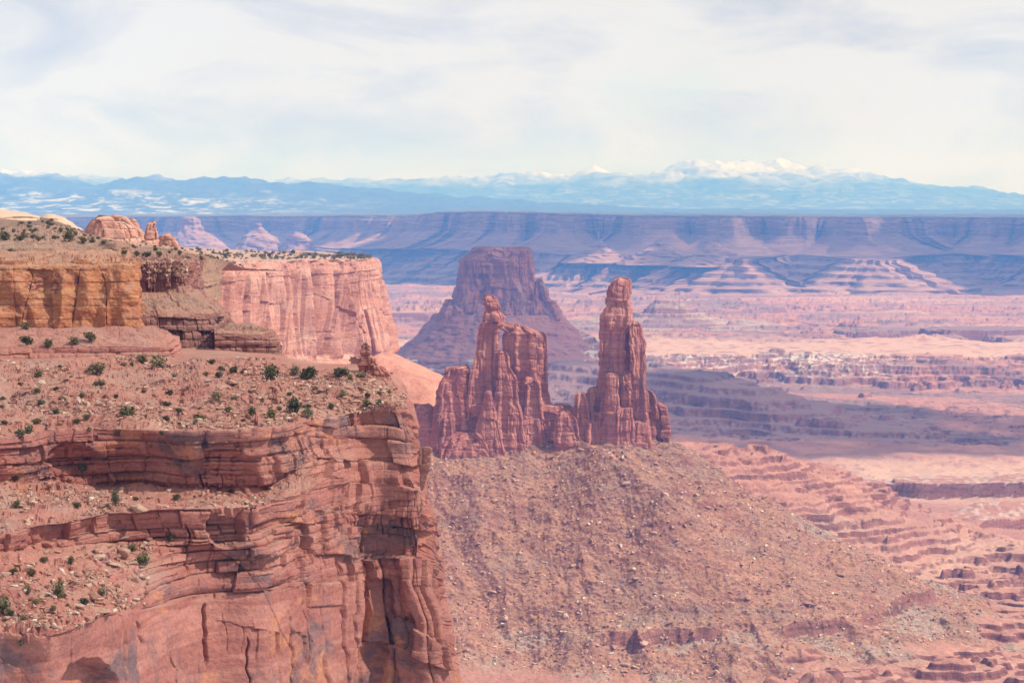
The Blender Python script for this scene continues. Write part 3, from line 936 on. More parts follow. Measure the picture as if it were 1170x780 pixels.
rock_tower('rock_tower', [
    tw([(317.5, 703.5, 717), (320, 702, 718.5), (324, 698, 719), (328, 695.5, 718.5), (333, 694.5, 718.5), (338, 694.5, 718), (347, 694.5, 718.5), (350, 694.5, 718.5), (352, 692, 720.5), (356, 690, 721), (359, 686.5, 721.5), (372, 686.5, 721), (380, 686.5, 713), (409, 686, 712), (432, 683, 713), (445, 682, 714), (495, 678, 718), (545, 665, 735)], 1996, n='shaft', dp=0.85, pw=3.2, top=1.0, nz=200),
    tw([(366, 704, 722), (372, 700, 730), (409, 699, 731), (436, 697, 734), (495, 690, 742), (545, 680, 750)], 2012, n='shaft', dp=0.6),
    tw([(367.5, 723.5, 728.5), (370, 722, 731), (376, 721.5, 733), (384, 722.5, 734.5), (391, 723, 738.5), (400, 724, 738), (409, 726, 737), (436, 725, 738), (480, 722, 742), (545, 716, 750)], 1984, n='pillar', dp=0.9),
    tw([(444, 735, 741), (451, 734, 747), (470, 733, 750), (505, 732, 752), (545, 729, 757)], 1990, n='buttress', dp=1.0),
    tw([(459, 751, 758), (463, 750, 761), (480, 749, 765), (505, 749, 766.5), (545, 743, 774)], 1994, n='buttress', dp=1.0),
    tw([(426, 694, 700), (430, 692, 704), (460, 689, 706), (500, 686, 708), (530, 684, 710)], 1982, n='rib', dp=0.9, nt=90),
    tw([(466, 707, 721), (470, 705, 723), (500, 704, 725), (530, 700, 730)], 1978, n='buttress', dp=0.7),
    tw([(440, 709, 716), (446, 708, 719), (480, 706, 722), (520, 704, 724)], 1985, n='rib', dp=0.8, nt=90),
], 'tall narrow red rock tower with a blocky knob on top', 'rock tower', W(722, 508, 2000), M_tower)

rock_tower('rock_saddle', [
    tw([(462, 612, 650), (466, 606, 655), (480, 596, 664), (498, 590, 672), (525, 580, 680)], 1996, n='ridge', dp=0.35),
    tw([(442, 673, 681), (446, 671, 684), (455, 669, 688), (480, 668, 692), (505, 664, 695), (545, 660, 700)], 1992, n='ridge', dp=0.8),
    tw([(449, 660, 668), (454, 658, 671), (475, 656, 675), (505, 652, 680), (545, 648, 684)], 1988, n='ridge', dp=0.8),
    tw([(470, 676, 684), (476, 673, 687), (505, 670, 690), (545, 666, 694)], 1982, n='rib', dp=0.8),
    tw([(470, 640, 650), (475, 637, 655), (500, 633, 662), (525, 630, 668)], 1982, n='buttress', dp=0.8),
], 'low orange rock ridge between the two red towers', 'rock ridge', W(650, 505, 2000), M_tower)

AP = dict(bd=[(1.5, 6, (60, 150), (14, 40)), (1.5, 2.5, (10, 30), (8, 20))], fl=[(12, 40, 500), (4, 14, 250)], fb=(3, 35), cr=3, jag=4)
root = rock_tower('butte', [
    dict(AP, lv=[(282.5, 543, 603), (285, 541, 605), (290, 536, 605.5), (297, 527.5, 606.5), (310, 525.5, 609), (318, 524, 612), (330, 521.5, 616), (340, 519.5, 619), (352, 516, 624), (366, 510, 630), (385, 505, 640)], d=6200, n='cliff', dp=0.9, nt=420, nz=220, pw=3.2, top=2),
    dict(AP, lv=[(342, 510, 522), (347, 506, 526), (356, 502, 530), (364, 500, 534), (380, 496, 540)], d=6130, n='shoulder', dp=1.2, nt=140, nz=80),
    dict(AP, lv=[(318, 610, 618), (325, 608, 622), (334, 606, 625), (342, 604, 627), (344, 602, 632), (352, 600, 636), (362, 596, 640), (380, 590, 646)], d=6150, n='shoulder', dp=1.0, nt=160, nz=110),
    dict(lv=[(358, 500, 638), (363, 497, 642), (366, 495, 645), (369, 490, 649), (385, 476, 666), (402, 454, 688), (405, 450, 692), (409, 447, 695), (411, 446, 697), (440, 425, 720), (470, 400, 745)], d=6200, n='talus_slope', dp=0.95, nt=420, nz=140, pw=2.1,
         fl=[(9, 60, 150)], fb=(5, 40), st=[(2.2, 12)], bl=[(1.8, (9, 9, 9))]),
], 'broad hazy purple butte with sheer walls above a wide rubble skirt', 'butte', W(572, 410, 6200), M_airport)

# small buttes standing before the far wall
for (d, lv, lb) in [
    (13800, [(247.5, 212, 222), (250, 209, 226), (258, 207, 229), (264, 205, 234), (272, 198, 246), (285, 185, 262), (310, 150, 300)], 'distant flat butte with a lit tower end, leftmost before the far wall'),
    (13000, [(255, 294, 297), (259, 292, 299), (263, 289, 302), (266, 285, 306), (272, 276, 316), (278, 272, 320), (279.5, 271.5, 321), (300, 255, 340)], 'distant cone butte with a thin tip above the mesa edge'),
    (12900, [(265, 336, 344), (268, 332, 349), (272, 328, 353), (273.5, 328, 354), (279, 326, 356), (281, 325, 357), (300, 310, 375)], 'distant low rounded cone butte just right of the thin-tipped cone'),
    (11990, [(264, 682.3, 684.2), (274, 681.5, 685), (276, 679, 688), (282, 672, 695), (288, 664, 703), (289.5, 663, 704), (300, 640, 730)], 'distant pink cone topped by a needle of rock'),
    (11760, [(273, 752, 756), (277, 748, 760), (283, 738, 768), (289, 728, 778), (291, 727, 780), (302, 705, 800)], 'distant pink pyramid hill under the mesa wall'),
    (11480, [(277, 812, 818), (281, 806, 824), (287, 797, 836), (290, 792, 842), (293, 791, 843), (304, 765, 870)], 'distant banded pyramid hill on a dark ledge under the lit mesa face'),
]:
    rock_tower('butte', [dict(lv=lv, d=d, n='cone', dp=1.0, nt=110, nz=70, pw=2.2, fl=[(14, 60, 300)], fb=(6, 60), st=[(5, 22)])], lb, 'butte', W((lv[0][1] + lv[0][2]) / 2, lv[-1][0], d), M_far)

# ------------------------------------------------------------------ left mesa with its lit face
def left_mesa():
    #       C0    C1          C2          C3          C4          C5          C6          C7(edge)    C8          C9
    px = [60, 200, 240, 285, 330, 375, 408, 424]
    rows = [
        [(p, y, d) for p, y, d in zip(px + [425, 330], [279, 282, 284, 286, 288.5, 291, 293, 294.2, 294, 285], [2150] * 8 + [2310, 2300])],
        [(p, y, d) for p, y, d in zip(px + [427, 340], [300, 300, 299, 299, 298, 297, 296.3, 295.8, 295.5, 287], [1400, 1430, 1440, 1455, 1450, 1460, 1465, 1475, 1560, 2250])],
        [(p, y, d) for p, y, d in zip([60, 198, 240, 285, 330, 376, 409, 427, 430, 340], [318, 318, 316, 315, 314, 314, 314, 313, 313, 300], [1396, 1426, 1436, 1450, 1446, 1456, 1460, 1471, 1560, 2250])],
        [(p, y, d) for p, y, d in zip([60, 198, 240, 285, 330, 377, 411, 430, 434, 345], [345, 345, 344, 342, 341, 340, 340, 341, 341, 330], [1394, 1422, 1434, 1448, 1442, 1452, 1456, 1468, 1560, 2250])],
        [(p, y, d) for p, y, d in zip([60, 200, 243, 288, 334, 380, 416, 440, 447, 350], [420, 418, 416, 412, 411, 411, 410, 403, 405, 400], [1380, 1405, 1418, 1434, 1428, 1436, 1440, 1450, 1560, 2250])],
        [(p, y, d) for p, y, d in zip([60, 200, 250, 300, 350, 400, 450, 503, 520, 350], [450, 450, 450, 448, 446, 444, 440, 437, 439, 430], [1350, 1370, 1380, 1394, 1390, 1398, 1405, 1425, 1560, 2250])],
        [(p, y, d) for p, y, d in zip([60, 200, 250, 300, 360, 420, 480, 545, 560, 350], [560, 560, 560, 560, 558, 556, 550, 520, 522, 500], [1290, 1310, 1320, 1330, 1330, 1338, 1345, 1375, 1560, 2250])],
    ]
    rows = [[(p, y, (d * 1.5 - max(0, 424 - p) * 2.0 * (i < 8)) if d < 1700 else d * 1.06) for i, (p, y, d) in enumerate(r)] for r in rows]
    G, V, T = net(rows, 900, [70, 40, 60, 150, 70, 40], 0.7)
    N = hor(box_blur(grid_normals(G), 6, 4))
    s = np.sign(np.median(N[200:280, 300:600, 1]))
    N = N * (-s)
    cliff = sstep(0.9, 1.15, V) * sstep(4.06, 3.9, V)
    low = sstep(1.6, 2.6, V) * cliff
    x, y, z = G[..., 0], G[..., 1], G[..., 2]
    U = np.concatenate([[0], np.cumsum(np.hypot(np.diff(G[200, :, 0]), np.diff(G[200, :, 1])))])[None, :] + 0 * z
    rib = 15 * (0.35 - np.abs(noise3(x / 40 + 4, y / 40, z / 260)) * 2.0) + 3.5 * noise3(x / 17, y / 17 + 2, z / 150)
    D = rib * cliff * (0.35 + 0.65 * low)
    h, hb, gz, gv = beds(G, U, (40, 110), (5, 16), 1.4, 60, 0.4)
    D = D + cliff * (0.3 + 0.7 * low) * (3.2 * h - 1.4 * np.exp(-gv / 0.7))
    h, hb, gz, gv = beds(G, U, (12, 40), (2.5, 7), 2.4, 60, 0.4)
    D = D + cliff * (1.2 * h - 0.7 * np.exp(-gv / 0.4))
    h, hb, gz, gv = beds(G, U, (2.0, 6.5), (5, 18), 3.4, 60, 0.4)
    D = D + cliff * (1 - 0.9 * low) * (2.0 * hb + 1.0 * h)
    G = G + N * D[..., None]
    bench = 1 - cliff
    G[..., 2] += bench * (0.9 * fbm3(x / 12, y / 12, z / 12, 4) + 0.8 * np.tanh(3 * noise3(x / 40, y / 18, z / 9))) * sstep(0.02, 0.2, V)
    return G, V


LMG, LMV = left_mesa()
lm = empty('mesa', W(330, 410, 1440))
tag(lm, 'sunlit pink mesa with fluted sheer face and scrubby flat top', 'mesa')
i1, i2 = 68, 320
o = grid_obj('plateau', LMG[:i1 + 3] - np.array(lm.location), M_tan, lm, flip=False)
o = grid_obj('cliff', LMG[i1:i2 + 2] - np.array(lm.location), M_pink, lm, flip=False, smooth=False)


def orange_talus():
    k = NT('orange_talus')
    c = k.ramp(k.noise((0.09, 0.09, 0.09), 6, 0.68, 0.3), [(0.3, (0.36, 0.15, 0.10)), (0.5, (0.47, 0.215, 0.145)), (0.7, (0.52, 0.28, 0.20))])
    c = k.mix(0.5, c, k.ramp(k.noise((0.6, 0.6, 0.6), 3, 0.7), [(0.3, (0.6, 0.6, 0.6)), (0.7, (1.3, 1.3, 1.3))]), 'MULTIPLY')
    return k.finish(c, k.bump(k.noise((0.3, 0.3, 0.3), 5, 0.7), 0.6, 1.5))


o = grid_obj('talus_slope', LMG[i2:] - np.array(lm.location), orange_talus(), lm, flip=False)

# ------------------------------------------------------------------ near cliff with its benches
def near_cliff():
    #            C0          C1         C2         C3          C4          C5          C6          C7          C8(edge)    C9          C10
    def row(px, py, d):
        return list(zip(px, py, d))
    R = [
        row([-190, 0, 60, 140, 225, 300, 360, 410, 440, 452, 400], [400, 398, 398, 396, 398, 402, 414, 418, 426, 430, 405], [440, 440, 440, 440, 440, 440, 425, 420, 412, 430, 560]),
        row([-190, 0, 60, 140, 225, 300, 360, 412, 446, 460, 400], [413, 412, 412, 408, 407, 411, 421, 424, 436, 442, 410], [392, 392, 392, 400, 402, 396, 394, 392, 388, 410, 560]),
        row([-190, 0, 60, 140, 225, 300, 360, 415, 460, 472, 400], [455, 452, 450, 448, 448, 450, 450, 450, 453, 462, 430], [358, 362, 364, 366, 366, 365, 368, 372, 378, 400, 560]),
        row([-190, 0, 60, 140, 225, 295, 355, 415, 467, 478, 405], [510, 500, 493, 489, 492, 490, 481, 471, 473, 490, 460], [312, 320, 330, 335, 330, 334, 346, 360, 360, 396, 560]),
        row([-190, 0, 60, 140, 225, 297, 358, 420, 474, 483, 410], [558, 552, 549, 556, 561, 561, 525, 512, 512, 540, 500], [312, 321, 331, 336.5, 331.5, 335, 345.5, 358.5, 358.5, 396, 560]),
        row([-190, 0, 60, 140, 225, 298, 360, 423, 481, 489, 410], [628, 612, 598, 586, 581, 576, 555, 545, 548, 580, 540], [284, 292, 304, 315, 318, 323, 341, 356, 356, 395, 560]),
        row([-190, 0, 60, 140, 225, 298, 361, 424, 484, 492, 410], [650, 632, 624, 619, 617, 612, 585, 572, 572, 610, 570], [285, 293, 306, 317, 320, 323.5, 340, 355, 355, 395, 560]),
        row([-190, 0, 60, 140, 225, 299, 362, 426, 486, 494, 415], [695, 677, 668, 650, 640, 632, 618, 600, 598, 640, 600], [270, 282, 290, 306, 319, 322.5, 339, 354, 354, 395, 560]),
        row([-190, 0, 60, 122, 215, 300, 364, 430, 491, 499, 420], [745, 723, 725, 702, 685, 675, 665, 650, 645, 690, 640], [262, 272, 273, 288, 317, 322, 338, 353, 352.5, 395, 560]),
        row([-190, 0, 60, 125, 217, 302, 366, 434, 500, 508, 430], [775, 757, 755, 738, 730, 722, 715, 705, 700, 740, 700], [262, 273, 274.5, 288.5, 314, 319, 335.5, 351, 351, 395, 560]),
        row([-190, 0, 60, 130, 220, 305, 370, 440, 518, 526, 440], [850, 840, 835, 825, 815, 805, 800, 795, 790, 830, 790], [260, 272, 273.5, 287, 311, 316, 333, 349, 349, 395, 560]),
        row([-190, 0, 60, 140, 230, 315, 385, 470, 580, 590, 460], [1500] * 9 + [1500, 1400], [255, 266, 268, 280, 304, 309, 325, 340, 340, 395, 560]),
    ]
    nvs = [16, 55, 75, 110, 45, 55, 60, 80, 70, 110, 50]
    def wander(V, T):
        a = 0.30 * noise2(T * 2.1, V * 0.35 + 3) + 0.16 * noise2(T * 6.5, V * 0.6) + 0.03 * noise2(T * 19, V)
        return a * sstep(0.3, 1.2, V) * sstep(10.5, 9.0, V)
    G, V, T = net(R, 940, nvs, 0.55, wander)
    PX, PY = to_px(G)
    x, y, z = G[..., 0], G[..., 1], G[..., 2]
    N0 = grid_normals(G)
    N0 = N0 * np.sign(-np.median(N0[-120:-60, 200:600, 1]))
    N = hor(box_blur(N0, 8, 6), 0.15)
    # the outlines of rims wander: slide everything a little sideways and in depth
    wv = np.stack([1.1 * noise3(x / 11, y / 11, z / 5 + 3), 1.4 * noise3(x / 13 + 8, y / 13, z / 5), 0.45 * noise3(x / 9 + 2, y / 9, z / 9)], -1)
    right = sstep(300, 370, PX)
    edge = sstep(400, 470, PX)
    cliff = np.maximum(np.maximum(sstep(2.92, 3.04, V) * sstep(4.05, 3.95, V), sstep(4.95, 5.04, V) * sstep(6.08, 5.95, V)), sstep(7.95, 8.03, V))
    cliff = np.maximum(cliff, right * sstep(2.92, 3.02, V))
    midl = sstep(150, 215, PX) * sstep(6, 6.1, V)
    cliff = np.maximum(cliff, midl)
    bench = (1 - cliff) * sstep(0.0, 0.3, V + 0.2) * sstep(0.72, 0.93, box_blur(np.abs(N0[..., 2]), 4, 4)) * sstep(1.0, 1.12, V)
    low = sstep(7.95, 8.1, V) * (1 - edge * 0.6)
    # rock faces
    mr = len(G) * 2 // 5
    U = np.concatenate([[0], np.cumsum(np.hypot(np.diff(G[mr, :, 0]), np.diff(G[mr, :, 1])))])[None, :] + 0 * z
    upl = cliff * (1 - low) * (1 - 0.8 * right)
    h, hb, gz, gv = beds(G, U, (0.7, 2.8), (2.5, 11), 1.1, 45, 0.25)
    D = upl * (0.8 * hb + 0.75 * h - 0.45 * np.exp(-gz / 0.12) - 0.45 * np.exp(-gv / 0.12))
    h2, hb2, gz2, gv2 = beds(G, U, (0.35, 0.9), (3, 9), 2.2, 25, 0.4)
    D = D + upl * (0.26 * hb2 + 0.30 * h2)
    # blocky part under the rim at the right
    ur = cliff * right * sstep(9.2, 7.6, V)
    h, hb, gz, gv = beds(G, U, (1.6, 5.2), (2.2, 6.5), 3.3, 30, 0.4, 0.10)
    cm = sstep(-0.15, 0.35, noise3(x / 6 + 5, y / 6, z / 6))
    D = D + ur * (0.95 * h + 0.4 * hb - cm * (0.45 * np.exp(-gv / 0.13) + 0.35 * np.exp(-gz / 0.12)))
    h, hb, gz, gv = beds(G, U, (0.7, 2.0), (0.9, 2.8), 4.4, 18, 0.5, -0.16)
    brk = sstep(-0.1, 0.25, noise3(x / 9 + 3, y / 9, z / 9))
    D = D + ur * brk * (0.5 * h + 0.2 * hb - 0.25 * np.exp(-gv / 0.09))
    # the great smooth face below: big panels with a few broken strips
    big_ = cliff * sstep(5.6, 7.2, V)
    h, hb, gz, gv = beds(G, U, (10, 26), (6, 19), 5.5, 30, 0.6, 0.30)
    D = D + big_ * (0.8 * h * (0.5 + 0.8 * edge) - cm * (0.3 * np.exp(-gv / 0.11) + 0.2 * np.exp(-gz / 0.10)))
    h, hb, gz, gv = beds(G, U, (3, 8), (2, 6), 6.6, 25, 0.5, 0.3)
    strip = sstep(0.12, 0.30, noise3(x / 12 + 1, y / 12, z / 8))
    D = D + big_ * strip * (0.42 * h - 0.2 * np.exp(-gv / 0.08)) - 0.8 * edge * cliff
    # slabs split off along the outer edge
    h, hb, gz, gv = beds(G, U, (16, 45), (1.1, 3.6), 7.7, 40, 0.3)
    sl_ = sstep(385, 425, PX) * sstep(6.2, 7.4, V)
    D = D + sl_ * (1.5 * h - 0.5 * np.exp(-gv / 0.14))
    # hollows: the deep slot near the edge and the arch at the foot of the face
    slot = sstep(414, 417, PX + 2 * noise2(PY / 30, PY * 0)) * sstep(446, 440, PX + (PY - 700) * 0.03 + 3 * noise2(PY / 12, PY * 0 + 3)) * sstep(655, 660, PY - (PX - 415) * 0.25)
    D = D - slot * (1.9 + 0.9 * noise3(x / 2, y / 2, z / 6))
    arch = sstep(1.0, 0.86, np.hypot((PX - 105) / 37.0, (PY - 792) / 42.0) + 0.06 * noise2(PX / 9, PY / 9))
    D = D - arch * 3.0
    hol = sstep(1.0, 0.8, np.hypot((PX - 262) / 24.0, (PY - 602) / 26.0) + 0.1 * noise2(PX / 9, PY / 9)) * sstep(572, 584, PY)
    D = D - hol * 2.4
    rec = sstep(1.0, 0.7, np.hypot((PX - 255) / 42.0, (PY - 540) / 28.0)) + sstep(1.0, 0.6, np.hypot((PX - 85) / 36.0, (PY - 522) / 16.0))
    D = D - rec * 1.5
    # long cracks in the face
    for cx, cy0, cy1, w in [(233, 690, 760, 1.6), (160, 710, 740, 1.2), (215, 600, 660, 1.3), (372, 598, 650, 1.6), (330, 705, 800, 1.0), (373, 750, 800, 1.6), (390, 640, 800, 1.0), (403, 655, 800, 1.2), (350, 690, 760, 0.8), (282, 730, 800, 0.8), (196, 745, 800, 0.8), (398, 560, 600, 1.4), (345, 560, 610, 1.2)]:
        wob = cx + 3.0 * noise2(PY / 14, PY * 0 + cx) + 0.06 * (PY - cy0)
        D = D - 1.1 * np.exp(-((PX - wob) / w) ** 2) * sstep(cy0 - 4, cy0 + 6, PY) * sstep(cy1 + 4, cy1 - 10, PY)
    D = D + 0.07 * fbm3(x / 1.6, y / 1.6, z / 1.6, 4) * cliff + 0.35 * fbm3(x / 8, y / 8, z / 8, 2) * cliff
    G = G + wv * (0.45 + 0.55 * (1 - low))[..., None] + N * D[..., None]
    # benches: shelves of broken rock
    zz = G[..., 2]
    led = ledge_map(zz + 1.1 * fbm3(x / 17, y / 17, z / 17, 2), -120, 0, 0.9, 2.4, 0.95, 12)
    amt = bench * (0.55 + 0.45 * sstep(-0.2, 0.35, noise3(x / 22, y / 22, z)))
    G[..., 2] += amt * (led - zz) * 1.0 + bench * (0.20 * fbm3(x / 3.5, y / 3.5, z / 3.5, 4, 0.6) + 0.9 * fbm3(x / 15, y / 15, z / 15, 4))
    gp, cd = vor3(x / 1.5, y / 1.5, z / 1.2)
    G[..., 2] += bench * 0.42 * np.maximum(cd, 0) * sstep(0.02, 0.10, gp)
    return G, V, cliff


NCG, NCV, NCC = near_cliff()
nc = grid_obj('near_cliff', NCG, M_near, flip=False, smooth=False)
tag(nc, 'layered red sandstone cliff and scrubby benches filling the near side of the view', 'cliff')


def tier(name, rows, nu, nvs, mat, label, cat, st, bl, fb=(0.2, 3), fl=None, seed=1.0, sm=0.3, cr=0.3, group=None, ledge=0.6, lines=(), bd=((0.6, 0.3, (0.8, 2.6), (4, 12)), (0.2, 0.12, (0.3, 0.9), (2, 6)))):
    def wander(V, T):
        n = len(rows) - 1
        return (0.16 * noise2(T * 1.9 + seed, V * 0.5) + 0.09 * noise2(T * 6 + seed, V * 0.7)) * sstep(0.2, 0.8, V) * sstep(n - 0.1, n - 0.7, V)
    G, V, T = net(rows, nu, nvs, sm, wander)
    N0 = grid_normals(G)
    N = hor(box_blur(N0, 5, 4), 0.15)
    N = N * (-np.sign(np.median(N[len(N) // 2, :nu // 2, 1])))
    nz = np.abs(grid_normals(G)[..., 2])
    cl = sstep(0.75, 0.45, box_blur(nz, 3, 2))
    U = np.concatenate([[0], np.cumsum(np.hypot(np.diff(G[len(G) // 2, :, 0]), np.diff(G[len(G) // 2, :, 1])))])[None, :] + 0 * G[..., 0]
    H = rockify(G, N, seed, fl=fl, fb=fb, cracks=cr, u=U, bd=bd)
    gx, gy = to_px(G)
    for pts in lines:
        cxl = np.interp(gy, [p[1] for p in pts], [p[0] for p in pts]) + 0.8 * noise2(gy / 4, gy * 0 + pts[0][0])
        on = sstep(pts[0][1] - 3, pts[0][1] + 2, gy) * sstep(pts[-1][1] + 3, pts[-1][1] - 3, gy)
        H = H - N * (0.75 * np.exp(-((gx - cxl) / 0.6) ** 2) * on * (0.6 + 0.8 * noise2(gy / 9, gy * 0 + pts[0][0])))[..., None]
    G2 = G + (H - G) * (0.25 + 0.75 * cl)[..., None]
    x, y, z = G[..., 0], G[..., 1], G[..., 2]
    led = ledge_map(z + 0.6 * fbm3(x / 14, y / 14, z / 14, 3), -120, 40, 0.8, 2.2, 0.9, int(seed * 7) + 2)
    G2[..., 2] += (1 - cl) * (ledge * (led - z) + 0.4 * fbm3(x / 4, y / 4, z / 4, 4, 0.6))
    o = grid_obj(name, G2, mat, flip=False, smooth=False)
    tag(o, label, cat, group)
    return G2


def rw(*p):
    return list(p)


TIERS = {}
TIERS['step'] = tier('rock_step', [
    rw((-190, 372, 440), (0, 372, 440), (80, 372, 440), (150, 372, 440), (185, 374, 440), (205, 385, 445), (190, 380, 470)),
    rw((-190, 379, 410), (0, 379, 410), (80, 378, 411), (150, 376, 412), (186, 378, 413), (205, 392, 425), (195, 385, 470)),
    rw((-190, 388, 405), (0, 388, 406), (80, 388, 406), (150, 386, 408), (190, 388, 409), (208, 400, 425), (200, 395, 470)),
    rw((-190, 396, 400), (0, 394, 401), (80, 395, 402), (150, 394, 404), (192, 396, 406), (211, 408, 425), (205, 405, 470)),
    rw((-190, 420, 397), (0, 420, 398), (80, 420, 400), (150, 420, 402), (194, 420, 404), (214, 425, 425), (210, 425, 470))],
    520, [20, 30, 24, 60], M_near, 'low stepped red rock ledge along the foot of the yellow cliff', 'rock ledge', st=[(0.5, 1.6)], bl=[(0.5, (3.5, 3.5, 2.2))], seed=2.0)
TIERS['yellow'] = tier('yellow_cliff', [
    rw((-190, 288, 500), (0, 288, 500), (60, 288, 500), (120, 288, 500), (146, 289, 500), (146, 290, 505), (130, 288, 520)),
    rw((-190, 297, 432), (0, 297, 432), (60, 296.5, 433), (120, 296, 434), (147, 296, 434), (152, 297, 455), (140, 295, 520)),
    rw((-190, 306, 430), (0, 306, 430), (60, 306, 431), (122, 306, 432), (152, 308, 432), (154, 310, 455), (140, 305, 520)),
    rw((-190, 376, 426), (0, 376, 426), (60, 376, 427), (122, 376, 428), (158, 377, 428), (158, 380, 455), (140, 380, 520)),
    rw((-190, 392, 424), (0, 392, 424), (60, 392, 425), (122, 392, 426), (160, 392, 426), (160, 392, 455), (140, 395, 520))],
    640, [30, 30, 150, 20], M_yellow, 'sheer yellow ochre sandstone cliff with dark stains and vertical cracks', 'cliff', st=[(0.22, 3.0), (0.10, 1.0)], bl=None, bd=((0.25, 0.7, (14, 40), (7, 18)), (0.22, 0.10, (0.6, 2.4), (9, 26))), cr=0.10, seed=3.0, fb=(1.1, 5), fl=[(0.9, 5, 22)], ledge=0.9, lines=[[(29, 296), (37, 317), (33, 335), (26, 360), (24, 374)], [(98, 298), (91, 310), (86, 345), (82, 374)], [(110, 298), (119, 318), (123, 340), (122, 372)]])
TIERS['recess'] = tier('maroon_cliff', [
    rw((120, 284, 580), (160, 286, 580), (190, 287, 580), (214, 289, 580), (224, 291, 590), (235, 293, 640)),
    rw((120, 294, 492), (160, 294, 492), (190, 294, 492), (213, 294.5, 492), (220, 296, 520), (230, 296, 640)),
    rw((120, 300, 490), (160, 300, 490), (190, 300, 490), (214, 300, 490), (221, 301, 520), (232, 302, 640)),
    rw((120, 330, 488), (160, 330, 488), (190, 329, 488), (214, 326, 488), (222, 328, 520), (236, 330, 640)),
    rw((120, 340, 480), (160, 340, 474), (195, 340, 474), (232, 341, 480), (242, 344, 530), (252, 348, 640)),
    rw((120, 352, 458), (165, 353, 456), (205, 353, 456), (246, 353, 462), (255, 356, 530), (262, 360, 640)),
    rw((120, 360, 456), (168, 361, 454), (210, 361, 454), (252, 361, 460), (260, 366, 530), (266, 372, 640)),
    rw((120, 430, 450), (172, 430, 448), (215, 430, 448), (262, 430, 454), (268, 430, 530), (272, 430, 640))],
    520, [40, 20, 60, 36, 36, 36, 110], M_dark, 'two-tiered maroon cliff with a rubble shelf right of the yellow cliff', 'cliff', st=[(0.55, 1.8), (0.3, 0.8)], bl=[(0.9, (4, 4, 7)), (0.4, (2, 2, 2))], cr=0.2, seed=4.0, bd=((0.4, 0.9, (2, 7), (2, 7)), (0.35, 0.3, (0.5, 1.6), (1, 4))))
TIERS['block'] = tier('rock_buttress', [
    rw((245, 368, 520), (275, 369, 520), (300, 372, 520), (314, 378, 520), (318, 384, 540)),
    rw((245, 375, 436), (272, 374, 436), (298, 376, 436), (315, 380, 438), (318, 386, 460)),
    rw((245, 384, 434), (272, 383, 434), (300, 384, 434), (319, 387, 436), (321, 392, 460)),
    rw((245, 440, 430), (272, 440, 430), (302, 440, 430), (322, 440, 432), (324, 440, 460))],
    220, [30, 24, 90], M_dark, 'grey-purple varnished rock block right of the maroon cliff', 'rock', st=[(0.5, 1.8)], bl=[(0.8, (5, 5, 5)), (0.3, (2, 2, 2))], seed=5.0)
TIERS['hill'] = tier('slickrock_hill', [
    rw((-190, 246, 700), (0, 250, 700), (30, 252, 690), (55, 250, 690), (75, 256, 690), (100, 266, 690), (128, 276, 700), (150, 284, 720)),
    rw((-190, 262, 620), (0, 268, 620), (30, 268, 620), (55, 264, 620), (75, 266, 622), (102, 272, 626), (130, 280, 640), (156, 286, 700)),
    rw((-190, 274, 570), (0, 277, 570), (30, 277, 570), (55, 276, 570), (80, 275, 572), (110, 275, 574), (143, 276, 580), (152, 280, 700)),
    rw((-190, 284, 566), (0, 285, 566), (30, 285, 566), (55, 284, 566), (80, 284, 568), (112, 284, 570), (148, 284, 575), (154, 286, 700)),
    rw((-190, 310, 560), (0, 310, 560), (30, 310, 560), (55, 310, 560), (80, 310, 562), (114, 310, 564), (150, 310, 570), (156, 310, 700))],
    420, [60, 40, 30, 60], M_tan, 'rounded tan rubble hill dotted with shrubs above the yellow cliff', 'rock hill', st=[(0.7, 2.4)], bl=[(0.5, (5, 5, 3))], seed=6.0, sm=0.8)
rock_tower('white_dome', [dict(lv=[(240.5, -20, 8), (243, -60, 26), (247, -90, 42), (256, -120, 50), (275, -140, 60)], d=900, n='dome', dp=0.8, nt=140, nz=60, pw=2.2, st=[(0.8, 4)], fb=(1.2, 12))], 'white slickrock dome at the left edge above the rubble hill', 'rock dome', W(-20, 275, 900), M_white)
rock_tower('white_dome', [dict(lv=[(245.5, 50, 62), (249, 44, 74), (254, 38, 84), (265, 30, 95), (285, 20, 110)], d=880, n='dome', dp=0.8, nt=120, nz=50, pw=2.2, st=[(0.8, 4)], fb=(1.0, 12))], 'white slickrock dome peeping over the middle of the rubble hill', 'rock dome', W(60, 275, 880), M_white)
PK = dict(bd=[(0.7, 1.6, (5, 14), (5, 12)), (0.3, 0.5, (1.5, 4), (3, 6))], fl=[(1.3, 8, 40)], fb=(0.6, 7), cr=0.5)
rock_tower('pink_outcrop', [dict(PK, lv=[(246.8, 112, 140), (249, 107, 152), (253, 104, 156), (260, 101, 161), (270, 98, 168), (285, 90, 176)], d=900, n='outcrop', dp=0.8, nt=240, nz=120)], 'salmon pink bare rock outcrop, largest of the three on the mesa skyline', 'rock outcrop', W(132, 280, 900), M_pink)
rock_tower('pink_outcrop', [dict(PK, lv=[(254.5, 171, 178), (257, 168, 181), (263, 166, 182.5), (275, 164, 184), (285, 160, 190)], d=885, n='outcrop', dp=0.9, nt=140, nz=80)], 'rounded pink rock knob beside the largest salmon outcrop', 'rock outcrop', W(174, 280, 885), M_pink)
rock_tower('pink_outcrop', [dict(PK, lv=[(268, 189, 198), (270, 187, 200), (274, 186, 202), (285, 182, 206)], d=870, n='outcrop', dp=0.9, nt=100, nz=50)], 'smallest pink rock knob, right of the other two on the skyline', 'rock outcrop', W(194, 280, 870), M_pink)
